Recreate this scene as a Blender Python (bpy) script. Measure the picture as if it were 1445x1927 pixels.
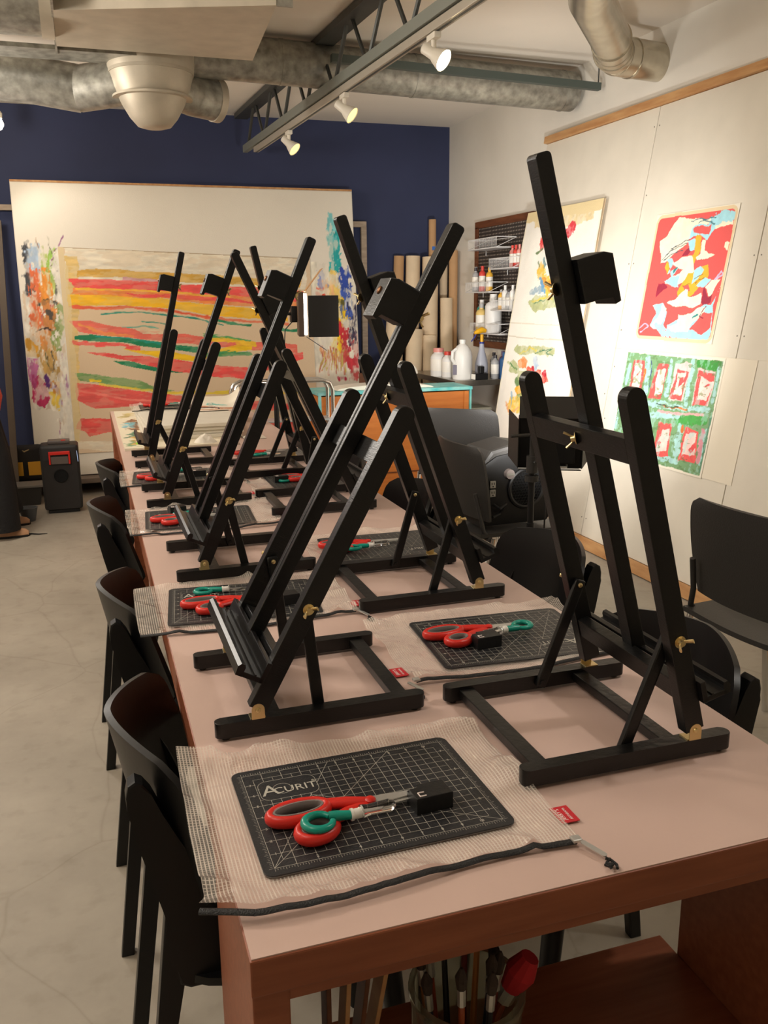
import bpy, bmesh, math, random
import numpy as np
from mathutils import Vector, Matrix, Euler
random.seed(7); np.random.seed(7)
SC = bpy.context.scene
COL = SC.collection
for o in list(bpy.data.objects): bpy.data.objects.remove(o, do_unlink=True)

# ------------------------------------------------------------ camera, world, exposure
TT = 0.78                      # table top height
cam_d = bpy.data.cameras.new('camera'); cam = bpy.data.objects.new('camera', cam_d); COL.objects.link(cam)
yaw, pit, rol = 0.3186, 0.2362, -0.0088
cam_d.sensor_fit = 'VERTICAL'; cam_d.sensor_height = 36.0; cam_d.lens = 36.0 * 1665.4 / 1927.0
cam_d.clip_start = 0.02; cam_d.clip_end = 60
_f = Vector((math.sin(yaw) * math.cos(pit), math.cos(yaw) * math.cos(pit), -math.sin(pit)))
_r = Vector((math.cos(yaw), -math.sin(yaw), 0)); _u = _r.cross(_f)
_r2 = _r * math.cos(rol) + _u * math.sin(rol); _u2 = -_r * math.sin(rol) + _u * math.cos(rol)
cam.matrix_world = Matrix(((_r2.x, _u2.x, -_f.x, -0.1008), (_r2.y, _u2.y, -_f.y, -0.7281), (_r2.z, _u2.z, -_f.z, 0.6156 + TT), (0, 0, 0, 1)))
SC.camera = cam
W = bpy.data.worlds.new('world'); SC.world = W; W.use_nodes = True
W.node_tree.nodes['Background'].inputs[0].default_value = (1.0, 0.85, 0.68, 1)
W.node_tree.nodes['Background'].inputs[1].default_value = 0.25
SC.view_settings.view_transform = 'Standard'; SC.view_settings.look = 'None'
SC.view_settings.gamma = 1.0; SC.view_settings.exposure = 0.12; SC.view_settings.use_curve_mapping = False
WARM = (1.0, 0.92, 0.82); NEUT = (1.0, 0.96, 0.90)

def lamp(name, kind, loc, energy, color, size=0.1, target=None, angle=90, blend=0.6, parent=None):
    d = bpy.data.lights.new(name, kind); d.energy = energy; d.color = color
    if kind == 'AREA': d.shape = 'RECTANGLE'; d.size = size[0]; d.size_y = size[1]; d.spread = math.radians(angle)
    else: d.shadow_soft_size = size
    if kind == 'SPOT': d.spot_size = math.radians(angle); d.spot_blend = blend
    o = bpy.data.objects.new(name, d); COL.objects.link(o); o.location = loc
    if target is not None:
        o.rotation_euler = (Vector(target) - Vector(loc)).to_track_quat('-Z', 'Y').to_euler()
    return o
# room light: added bare points; mid follows shadow direction, near, right and far fill
lamp('fill_light_near', 'POINT', (-0.8, 0.1, 2.5), 22, WARM, 0.25)
lamp('ceiling_light_mid', 'POINT', (-1.2, 1.9, 2.5), 68, WARM, 0.22)
lamp('fill_light_right', 'POINT', (1.9, 0.3, 2.5), 8, WARM, 0.25)
lamp('fill_light_far', 'POINT', (-1.0, 4.3, 2.15), 66, WARM, 0.2)

# ------------------------------------------------------------ colour and materials
def lin(c):
    out = []
    for v in c[:3]:
        v = v / 255.0
        out.append(v / 12.92 if v <= 0.04045 else ((v + 0.055) / 1.055) ** 2.4)
    return tuple(out)
_M = {}
def mat(name, col=(128, 128, 128), rough=0.5, metal=0.0, var=0.0, vscale=8.0, bump=0.0, bscale=60.0, stretch=(1, 1, 1), trans=0.0, alpha=1.0, coat=0.0, spec=0.5, emit=0.0, col2=None, kind='noise', vcol=False, ior=1.45):
    if name in _M: return _M[name]
    m = bpy.data.materials.new(name); m.use_nodes = True; nt = m.node_tree; N = nt.nodes; L = nt.links
    b = N['Principled BSDF']; c = lin(col)
    b.inputs['Base Color'].default_value = (*c, 1); b.inputs['Roughness'].default_value = rough
    b.inputs['Metallic'].default_value = metal; b.inputs['Specular IOR Level'].default_value = spec
    b.inputs['Transmission Weight'].default_value = trans; b.inputs['Alpha'].default_value = alpha
    b.inputs['Coat Weight'].default_value = coat; b.inputs['IOR'].default_value = ior
    if emit: b.inputs['Emission Color'].default_value = (*c, 1); b.inputs['Emission Strength'].default_value = emit
    tc = N.new('ShaderNodeTexCoord'); mp = N.new('ShaderNodeMapping'); mp.inputs['Scale'].default_value = stretch
    L.new(tc.outputs['Object'], mp.inputs['Vector'])
    if vcol:
        a = N.new('ShaderNodeVertexColor'); a.layer_name = 'Col'; L.new(a.outputs['Color'], b.inputs['Base Color'])
    elif var or col2:
        if kind == 'wave':
            t = N.new('ShaderNodeTexWave'); t.inputs['Scale'].default_value = vscale; t.inputs['Distortion'].default_value = 6; t.inputs['Detail'].default_value = 4; t.inputs['Detail Scale'].default_value = 2; fo = t.outputs['Fac']
        elif kind == 'voronoi':
            t = N.new('ShaderNodeTexVoronoi'); t.inputs['Scale'].default_value = vscale; fo = t.outputs['Color']
        else:
            t = N.new('ShaderNodeTexNoise'); t.inputs['Scale'].default_value = vscale; t.inputs['Detail'].default_value = 6; fo = t.outputs['Fac']
        L.new(mp.outputs[0], t.inputs['Vector'])
        r = N.new('ShaderNodeValToRGB'); c2 = lin(col2) if col2 else tuple(min(1, x * (1 - var)) for x in c)
        c1 = c if col2 else tuple(min(1, x * (1 + var * 0.6)) for x in c)
        r.color_ramp.elements[0].color = (*c2, 1); r.color_ramp.elements[1].color = (*c1, 1)
        r.color_ramp.elements[0].position = 0.3; r.color_ramp.elements[1].position = 0.7
        L.new(fo, r.inputs[0]); L.new(r.outputs[0], b.inputs['Base Color'])
    if bump:
        t2 = N.new('ShaderNodeTexNoise'); t2.inputs['Scale'].default_value = bscale; t2.inputs['Detail'].default_value = 5
        L.new(mp.outputs[0], t2.inputs['Vector'])
        bp = N.new('ShaderNodeBump'); bp.inputs['Strength'].default_value = bump; bp.inputs['Distance'].default_value = 0.01
        L.new(t2.outputs['Fac'], bp.inputs['Height']); L.new(bp.outputs[0], b.inputs['Normal'])
    _M[name] = m; return m
BLK = mat('black_wood', (13, 13, 13), 0.34, var=0.25, vscale=20, stretch=(1, 1, 6), bump=0.08, bscale=90)
BRASS = mat('brass', (226, 204, 150), 0.3, 1.0)
STEEL = mat('steel', (205, 203, 198), 0.38, 0.75)
CHROME = mat('chrome', (225, 225, 225), 0.08, 1.0)
BLKP = mat('black_plastic', (22, 22, 23), 0.42, bump=0.05, bscale=300)
BLKS = mat('black_lacquer', (14, 14, 15), 0.40, spec=0.45, bump=0.03, bscale=40)
CHARC = mat('charcoal_plastic', (52, 50, 48), 0.5, bump=0.15, bscale=250)
GALV = mat('galvanised_steel', (176, 174, 164), 0.42, 0.55, col2=(126, 124, 116), vscale=22, bump=0.1, bscale=20)
GALVL = mat('galvanised_light', (186, 176, 158), 0.5, 0.3, var=0.12, vscale=9)
WHITE = mat('white_enamel', (232, 226, 212), 0.4)
WALLW = mat('wall_white', (226, 220, 208), 0.85, var=0.04, vscale=3, bump=0.05, bscale=40)
NAVY = mat('wall_navy', (52, 59, 90), 0.8, var=0.12, vscale=2, bump=0.04, bscale=60)
CEIL = mat('ceiling_white', (236, 228, 216), 0.9, var=0.03, vscale=2)
GYPS = mat('gypsum_board', (220, 212, 196), 0.8, var=0.04, vscale=6, bump=0.04, bscale=30)
ORWD = mat('orange_wood', (208, 128, 56), 0.5, col2=(190, 108, 44), vscale=4, stretch=(1, 1, 10))
PINE = mat('pine_strip', (206, 160, 108), 0.6, col2=(180, 128, 80), vscale=5, stretch=(6, 1, 6))
DKWD = mat('walnut_wood', (120, 70, 40), 0.5, col2=(88, 48, 26), vscale=6, stretch=(3, 1, 8))
TBWD = mat('table_wood', (152, 88, 58), 0.42, col2=(132, 72, 46), vscale=6, stretch=(1.2, 14, 14), bump=0.03, bscale=200)
PINK = mat('pink_laminate', (198, 170, 158), 0.42, var=0.03, vscale=5, bump=0.02, bscale=120)
RED = mat('red_plastic', (206, 40, 30), 0.35)
GREYR = mat('grey_rubber', (118, 108, 104), 0.6)
TEALP = mat('teal_plastic', (10, 140, 122), 0.28)
CLEAR = mat('clear_plastic', (250, 250, 250), 0.04, trans=1.0, ior=1.45)
CARD = mat('cardboard_tube', (190, 150, 108), 0.8, var=0.06, vscale=10)
CANV = mat('raw_canvas', (226, 204, 172), 0.85, var=0.06, vscale=9, bump=0.1, bscale=300)

# ------------------------------------------------------------ mesh builder
def T(x=0, y=0, z=0): return Matrix.Translation((x, y, z))
def Rm(a, ax): return Matrix.Rotation(a, 4, ax)
class MB:
    def __init__(s): s.bm = bmesh.new()
    def _fin(s, vs, M, mi):
        if M is not None: bmesh.ops.transform(s.bm, matrix=M, verts=list(vs))
        if mi:
            st = set(vs)
            for v in vs:
                for f in v.link_faces:
                    if all(w in st for w in f.verts): f.material_index = mi
    def box(s, c, d, M=None, bev=0.0, mi=0, seg=2):
        b2 = bmesh.new(); r = bmesh.ops.create_cube(b2, size=1.0)
        bmesh.ops.scale(b2, vec=d, verts=b2.verts)
        if bev: bmesh.ops.bevel(b2, geom=list(b2.edges), offset=bev, segments=seg, affect='EDGES', profile=0.6)
        bmesh.ops.translate(b2, vec=c, verts=b2.verts)
        s._merge(b2, M, mi); return s
    def _merge(s, b2, M, mi):
        if M is not None: bmesh.ops.transform(b2, matrix=M, verts=b2.verts)
        bmesh.ops.recalc_face_normals(b2, faces=b2.faces)
        mp = {}
        for v in b2.verts: mp[v] = s.bm.verts.new(v.co)
        for f in b2.faces:
            try:
                g = s.bm.faces.new([mp[v] for v in f.verts]); g.material_index = mi or f.material_index
            except ValueError: pass
        b2.free()
    def prism(s, pts, h0, h1, M=None, bev=0.0, mi=0):
        """2D polygon (x,y) extruded from z=h0 to h1"""
        b2 = bmesh.new(); n = len(pts)
        a = [b2.verts.new((p[0], p[1], h0)) for p in pts]; b = [b2.verts.new((p[0], p[1], h1)) for p in pts]
        b2.faces.new(a[::-1]); b2.faces.new(b)
        for i in range(n): b2.faces.new((a[i], a[(i + 1) % n], b[(i + 1) % n], b[i]))
        if bev:
            es = [e for e in b2.edges if abs(e.verts[0].co.z - e.verts[1].co.z) < 1e-9]
            bmesh.ops.bevel(b2, geom=es, offset=bev, segments=2, affect='EDGES', profile=0.6)
        s._merge(b2, M, mi); return s
    def tube(s, pts, r, seg=10, M=None, caps=True, closed=False, mi=0, sq=None):
        b2 = bmesh.new(); pts = [Vector(p) for p in pts]; n = len(pts)
        rs = r if isinstance(r, (list, tuple)) else [r] * n
        rings = []; up = None
        for i in range(n):
            if closed: d = pts[(i + 1) % n] - pts[i - 1]
            else: d = pts[min(i + 1, n - 1)] - pts[max(i - 1, 0)]
            d.normalize()
            if up is None:
                up = Vector((0, 0, 1)) if abs(d.z) < 0.9 else Vector((1, 0, 0))
            x = d.cross(up)
            if x.length < 1e-6: x = d.cross(Vector((0, 1, 0)))
            x.normalize(); y = x.cross(d).normalized(); up = y
            ring = []
            for k in range(seg):
                a = 2 * math.pi * k / seg
                sx, sy = (sq if sq else (1, 1))
                ring.append(b2.verts.new(pts[i] + x * math.cos(a) * rs[i] * sx + y * math.sin(a) * rs[i] * sy))
            rings.append(ring)
        m = n if closed else n - 1
        for i in range(m):
            A = rings[i]; B = rings[(i + 1) % n]
            for k in range(seg): b2.faces.new((A[k], A[(k + 1) % seg], B[(k + 1) % seg], B[k]))
        if caps and not closed: b2.faces.new(rings[0][::-1]); b2.faces.new(rings[-1])
        s._merge(b2, M, mi); return s
    def cyl(s, a, b, r, r2=None, seg=20, M=None, mi=0):
        return s.tube([a, b], [r, r2 if r2 is not None else r], seg, M, mi=mi)
    def lathe(s, prof, seg=28, M=None, mi=0, caps=True, sx=1, sy=1):
        b2 = bmesh.new(); rings = []
        for (r, z) in prof:
            rings.append([b2.verts.new((r * sx * math.cos(2 * math.pi * k / seg), r * sy * math.sin(2 * math.pi * k / seg), z)) for k in range(seg)])
        for i in range(len(rings) - 1):
            for k in range(seg): b2.faces.new((rings[i][k], rings[i][(k + 1) % seg], rings[i + 1][(k + 1) % seg], rings[i + 1][k]))
        if caps: b2.faces.new(rings[0][::-1]); b2.faces.new(rings[-1])
        s._merge(b2, M, mi); return s
    def grid(s, P, mi=0, th=0.0, M=None):
        """P: array [n][m] of points; th>0 gives a closed sheet of that thickness"""
        b2 = bmesh.new(); n = len(P); m = len(P[0])
        V = [[b2.verts.new(P[i][j]) for j in range(m)] for i in range(n)]
        for i in range(n - 1):
            for j in range(m - 1): b2.faces.new((V[i][j], V[i + 1][j], V[i + 1][j + 1], V[i][j + 1]))
        if th:
            b2.normal_update()
            W2 = [[b2.verts.new(V[i][j].co - V[i][j].normal * th) for j in range(m)] for i in range(n)]
            for i in range(n - 1):
                for j in range(m - 1): b2.faces.new((W2[i][j], W2[i][j + 1], W2[i + 1][j + 1], W2[i + 1][j]))
            for i in range(n - 1):
                b2.faces.new((V[i][0], W2[i][0], W2[i + 1][0], V[i + 1][0])); b2.faces.new((V[i][m - 1], V[i + 1][m - 1], W2[i + 1][m - 1], W2[i][m - 1]))
            for j in range(m - 1):
                b2.faces.new((V[0][j], V[0][j + 1], W2[0][j + 1], W2[0][j])); b2.faces.new((V[n - 1][j], W2[n - 1][j], W2[n - 1][j + 1], V[n - 1][j + 1]))
        s._merge(b2, M, mi); return s
    def build(s, name, m, parent=None, smooth=False, loc=None, rot=None):
        me = bpy.data.meshes.new(name); s.bm.to_mesh(me); s.bm.free()
        for x in (m if isinstance(m, (list, tuple)) else [m]): me.materials.append(x)
        if smooth:
            me.polygons.foreach_set('use_smooth', [True] * len(me.polygons))
            try: me.set_sharp_from_angle(angle=math.radians(40))
            except Exception: pass
        o = bpy.data.objects.new(name, me); COL.objects.link(o)
        if parent is not None: o.parent = parent
        if loc is not None: o.location = loc
        if rot is not None: o.rotation_euler = rot
        return o
def tag(o, label, cat, group=None, kind=None):
    o['label'] = label; o['category'] = cat
    if group: o['group'] = group
    if kind: o['kind'] = kind
    return o
def thing(name, label, cat, loc=(0, 0, 0), rz=0.0, group=None, rot=None):
    o = bpy.data.objects.new(name, None); COL.objects.link(o); o.location = loc
    o.rotation_euler = rot if rot else (0, 0, rz); o.empty_display_size = 0.05
    return tag(o, label, cat, group)
def kids(o): return [c for c in bpy.data.objects if c.parent == o]
def dup(root, loc, rz, label, group=None):
    tree = {}
    r = root.copy(); COL.objects.link(r); r.location = loc; r.rotation_euler = (0, 0, rz)
    r['label'] = label
    if group: r['group'] = group
    for ch in kids(root):
        c = ch.copy(); COL.objects.link(c); c.parent = r
        for g in kids(ch):
            d = g.copy(); COL.objects.link(d); d.parent = c
    return r
def struct(o): o['kind'] = 'structure'; return o
def rrect(w, h, r, n=5, cx=0, cy=0):
    out = []
    for (sx, sy, a0) in ((1, 1, 0), (-1, 1, 90), (-1, -1, 180), (1, -1, 270)):
        for k in range(n + 1):
            a = math.radians(a0 + 90 * k / n)
            out.append((cx + sx * (w / 2 - r) + r * math.cos(a), cy + sy * (h / 2 - r) + r * math.sin(a)))
    return out
def text_mesh(body, size, M, mb, mi, th=0.0003):
    cu = bpy.data.curves.new('t', 'FONT'); cu.body = body; cu.size = size; cu.extrude = th; cu.align_x = 'CENTER'; cu.align_y = 'CENTER'; cu.resolution_u = 2
    o = bpy.data.objects.new('t', cu); COL.objects.link(o); bpy.context.view_layer.update()
    me = bpy.data.meshes.new_from_object(o.evaluated_get(bpy.context.evaluated_depsgraph_get()))
    b2 = bmesh.new(); b2.from_mesh(me)
    for f in b2.faces: f.material_index = mi
    bmesh.ops.transform(b2, matrix=M, verts=b2.verts)
    mp = {v: mb.bm.verts.new(v.co) for v in b2.verts}
    for f in b2.faces:
        try: g = mb.bm.faces.new([mp[v] for v in f.verts]); g.material_index = mi
        except ValueError: pass
    b2.free(); bpy.data.objects.remove(o); bpy.data.meshes.remove(me); bpy.data.curves.remove(cu)

# ------------------------------------------------------------ painted surfaces: brush marks rasterised to a colour per point
def vnoise(sx, sy, scale, seed, octs=4):
    rng = np.random.RandomState(seed); out = np.zeros_like(sx); amp = 1.0; tot = 0
    for o in range(octs):
        g = rng.rand(97, 97)
        x = sx * scale * 2 ** o; y = sy * scale * 2 ** o
        xi = np.floor(x).astype(int); yi = np.floor(y).astype(int); fx = x - xi; fy = y - yi
        fx = fx * fx * (3 - 2 * fx); fy = fy * fy * (3 - 2 * fy)
        a = g[xi % 97, yi % 97]; b = g[(xi + 1) % 97, yi % 97]; c = g[xi % 97, (yi + 1) % 97]; d = g[(xi + 1) % 97, (yi + 1) % 97]
        out += amp * ((a * (1 - fx) + b * fx) * (1 - fy) + (c * (1 - fx) + d * fx) * fy); tot += amp; amp *= 0.55
    return out / tot - 0.5
def inpoly(X, Y, P):
    r = np.zeros(X.shape, bool); n = len(P); j = n - 1
    for i in range(n):
        xi, yi = P[i]; xj, yj = P[j]
        if yi != yj:
            c = ((yi > Y) != (yj > Y)) & (X < (xj - xi) * (Y - yi) / (yj - yi) + xi); r ^= c
        j = i
    return r
def linedist(X, Y, P):
    d = np.full(X.shape, 9.0)
    for (x0, y0), (x1, y1) in zip(P[:-1], P[1:]):
        dx, dy = x1 - x0, y1 - y0; L = dx * dx + dy * dy + 1e-12
        t = np.clip(((X - x0) * dx + (Y - y0) * dy) / L, 0, 1)
        d = np.minimum(d, np.hypot(X - x0 - t * dx, Y - y0 - t * dy))
    return d
def raster(s0, s1, t0, t1, step, base, items, jit=0.012, streak=(1, 1), seed=1, wash=0.06, ragged=0.6, dry=0.0):
    n = int(abs(s1 - s0) / step); m = int(abs(t1 - t0) / step)
    S, Tt = np.meshgrid(np.linspace(s0, s1, n), np.linspace(t0, t1, m), indexing='ij')
    C = np.ones((n, m, 3)) * np.array(base, float)
    nx = vnoise(S * streak[0], Tt * streak[1], 18, seed) ; ny = vnoise(S * streak[0], Tt * streak[1], 18, seed + 1)
    nf = vnoise(S * streak[0], Tt * streak[1], 60, seed + 2, 3)
    X = S + jit * 2 * nx; Y = Tt + jit * 2 * ny
    for k, (kd, col, P, w) in enumerate(items):
        if kd == 'p': M = inpoly(X, Y, P); M = M.astype(float)
        else:
            d = linedist(X, Y, P); ww = w / 2 * (1 + ragged * 2 * nf)
            M = np.clip((ww - d) / (step * 0.8) + 0.5, 0, 1)
            if w > 0.02: M = M * np.clip(1.25 + 1.6 * nf, 0.35, 1)
        if dry:
            hol = vnoise(S * streak[0], Tt * streak[1], 28, seed + 50 + k * 3, 4)
            M = M * np.clip(1.0 - dry * np.clip((hol + 0.02) * 14, 0, 1), 0, 1)
        shade = 1 + wash * 2 * vnoise(S * streak[0] * 1.0, Tt * streak[1], 35, seed + 10 + k, 3)
        C = C * (1 - M[..., None]) + np.array(col, float) * shade[..., None] * M[..., None]
    return S, Tt, np.clip(C, 0, 255)
def painted(name, S, Tt, C, fn, m, parent=None, back=None):
    """fn(S,T) -> x,y,z arrays; a sheet mesh with a colour per point"""
    x, y, z = fn(S, Tt); n, k = S.shape
    co = np.stack([x, y, z], -1).reshape(-1, 3)
    I = np.arange(n * k).reshape(n, k)
    q = np.stack([I[:-1, :-1], I[1:, :-1], I[1:, 1:], I[:-1, 1:]], -1).reshape(-1, 4)
    me = bpy.data.meshes.new(name); me.vertices.add(len(co)); me.vertices.foreach_set('co', co.ravel())
    me.loops.add(q.size); me.loops.foreach_set('vertex_index', q.ravel().astype(np.int32))
    me.polygons.add(len(q)); me.polygons.foreach_set('loop_start', np.arange(0, q.size, 4, dtype=np.int32))
    me.polygons.foreach_set('loop_total', np.full(len(q), 4, dtype=np.int32)); me.update(calc_edges=True)
    a = me.color_attributes.new('Col', 'FLOAT_COLOR', 'POINT'); c = C.reshape(-1, 3) / 255.0
    c = np.where(c <= 0.04045, c / 12.92, ((c + 0.055) / 1.055) ** 2.4)
    a.data.foreach_set('color', np.concatenate([c, np.ones((len(c), 1))], 1).astype(np.float32).ravel())
    me.materials.append(m); o = bpy.data.objects.new(name, me); COL.objects.link(o)
    if parent is not None: o.parent = parent
    return o
PAINT = mat('painted_surface', vcol=True, rough=0.6, bump=0.15, bscale=120)
# brush marks of the paintings: kind, colour, points in metres on the board, width
ST=[
('p',(232,222,200),[(-0.185,1.673),(1.605,1.592),(1.592,1.35),(-0.205,1.435)],0),
('p',(222,190,120),[(-0.191,1.605),(-0.1,1.598),(-0.202,0.244),(-0.242,0.222)],0),
('p',(214,166,70),[(-0.115,1.5),(0.241,1.5),(0.628,1.473),(0.867,1.457),(1.553,1.42),(1.55,1.367),(0.863,1.402),(0.623,1.41),(0.237,1.442),(-0.119,1.45)],0),
('p',(214,160,165),[(0.199,1.45),(0.585,1.422),(0.583,1.399),(0.197,1.423)],0),
('p',(240,86,80),[(-0.19,1.439),(0.235,1.423),(0.623,1.399),(0.862,1.386),(1.57,1.338),(1.565,1.247),(0.858,1.322),(0.618,1.335),(0.23,1.357),(-0.126,1.37),(-0.179,1.405)],0),
('p',(238,140,70),[(-0.144,1.378),(0.462,1.348),(0.858,1.322),(1.543,1.256),(1.54,1.198),(0.853,1.246),(0.457,1.289),(-0.167,1.321)],0),
('p',(240,86,80),[(0.19,1.334),(0.856,1.298),(1.35,1.241),(0.854,1.27),(0.303,1.306)],0),
('p',(246,188,30),[(-0.193,1.317),(0.075,1.319),(0.457,1.285),(0.852,1.242),(1.432,1.183),(1.428,1.109),(0.847,1.158),(0.609,1.205),(0.221,1.241),(-0.204,1.241)],0),
('s',(250,196,60),[(-0.126,1.37),(0.192,1.357),(0.578,1.332),(0.978,1.293)],0.012),
('s',(228,96,60),[(-0.193,1.237),(-0.008,1.22),(0.22,1.229),(0.451,1.207),(0.686,1.168),(0.967,1.128),(1.427,1.088)],0.02),
('s',(20,140,120),[(0.026,1.177),(0.179,1.191),(0.294,1.193),(0.566,1.158),(0.764,1.135),(0.923,1.084)],0.01),
('s',(20,140,120),[(0.32,1.126),(0.424,1.109),(0.521,1.091)],0.008),
('s',(90,170,150),[(0.17,1.074),(0.325,1.087),(0.441,1.069)],0.01),
('s',(20,130,85),[(0.845,1.134),(0.966,1.104),(1.13,1.081)],0.018),
('s',(20,130,85),[(1.339,1.052),(1.466,1.034),(1.532,1.041)],0.022),
('p',(232,110,92),[(-0.195,1.126),(-0.053,1.132),(0.113,1.083),(0.439,1.045),(0.835,0.989),(1.503,0.916),(1.5,0.858),(0.831,0.924),(0.434,0.974),(0.108,1.02),(-0.134,1.052)],0),
('s',(240,150,80),[(-0.13,1.102),(0.052,1.037),(0.242,1.017)],0.02),
('p',(222,198,164),[(0.246,1.072),(0.558,1.051),(0.556,1.027),(0.321,1.032)],0),
('p',(20,130,85),[(-0.174,1.018),(-0.061,1.039),(0.203,1.003),(0.472,0.961),(0.729,0.915),(0.726,0.874),(0.469,0.917),(0.199,0.963),(-0.027,0.984),(-0.176,1.003)],0),
('s',(10,150,135),[(-0.024,1.023),(0.202,0.999),(0.55,0.939)],0.012),
('s',(240,86,80),[(-0.178,0.98),(0.009,0.964),(0.274,0.93)],0.03),
('s',(80,160,90),[(0.776,1.006),(0.918,0.995),(1.123,0.966)],0.02),
('p',(248,200,20),[(0.158,0.925),(0.507,0.896),(0.724,0.846),(1.081,0.959),(1.142,0.933),(1.14,0.9),(0.867,0.858),(0.701,0.81),(0.425,0.851)],0),
('s',(246,196,50),[(0.814,0.981),(0.957,0.97),(1.163,0.937)],0.03),
('p',(240,86,80),[(-0.11,0.901),(0.012,0.909),(0.193,0.877),(0.503,0.84),(0.74,0.789),(1.11,0.761),(1.158,0.85),(1.543,0.857),(1.54,0.806),(1.192,0.717),(1.146,0.669),(0.734,0.7),(0.496,0.744),(0.228,0.828),(0.039,0.873)],0),
('p',(20,130,85),[(0.086,0.833),(0.228,0.828),(0.296,0.803),(0.419,0.775),(0.614,0.72),(0.416,0.739),(0.262,0.772),(0.148,0.803)],0),
('s',(70,150,90),[(0.766,0.861),(0.951,0.872),(1.116,0.86)],0.03),
('p',(120,160,95),[(-0.197,0.748),(-0.047,0.743),(0.256,0.688),(0.369,0.636),(0.525,0.598),(0.405,0.587),(0.098,0.654),(-0.165,0.692)],0),
('s',(248,210,40),[(-0.081,0.697),(-0.022,0.687)],0.03),
('s',(240,210,70),[(-0.016,0.659),(0.524,0.578),(0.807,0.574),(1.097,0.554),(1.482,0.547)],0.022),
('p',(234,92,84),[(-0.196,0.677),(-0.054,0.664),(0.249,0.605),(0.602,0.546),(0.886,0.522),(1.477,0.446),(1.474,0.404),(0.799,0.443),(0.516,0.464),(0.162,0.488),(-0.069,0.483),(-0.191,0.56)],0),
('s',(240,130,115),[(-0.17,0.625),(0.205,0.543),(0.559,0.503)],0.015),
('p',(232,84,76),[(-0.187,0.425),(0.025,0.411),(0.51,0.379),(1.471,0.34),(1.48,0.113),(1.198,0.121),(0.381,0.259),(0.016,0.303),(-0.123,0.279),(-0.165,0.321),(-0.224,0.34)],0),
('p',(232,220,196),[(-0.298,0.265),(1.458,0.105),(1.451,0.015),(-0.304,0.198)],0),
]
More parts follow.
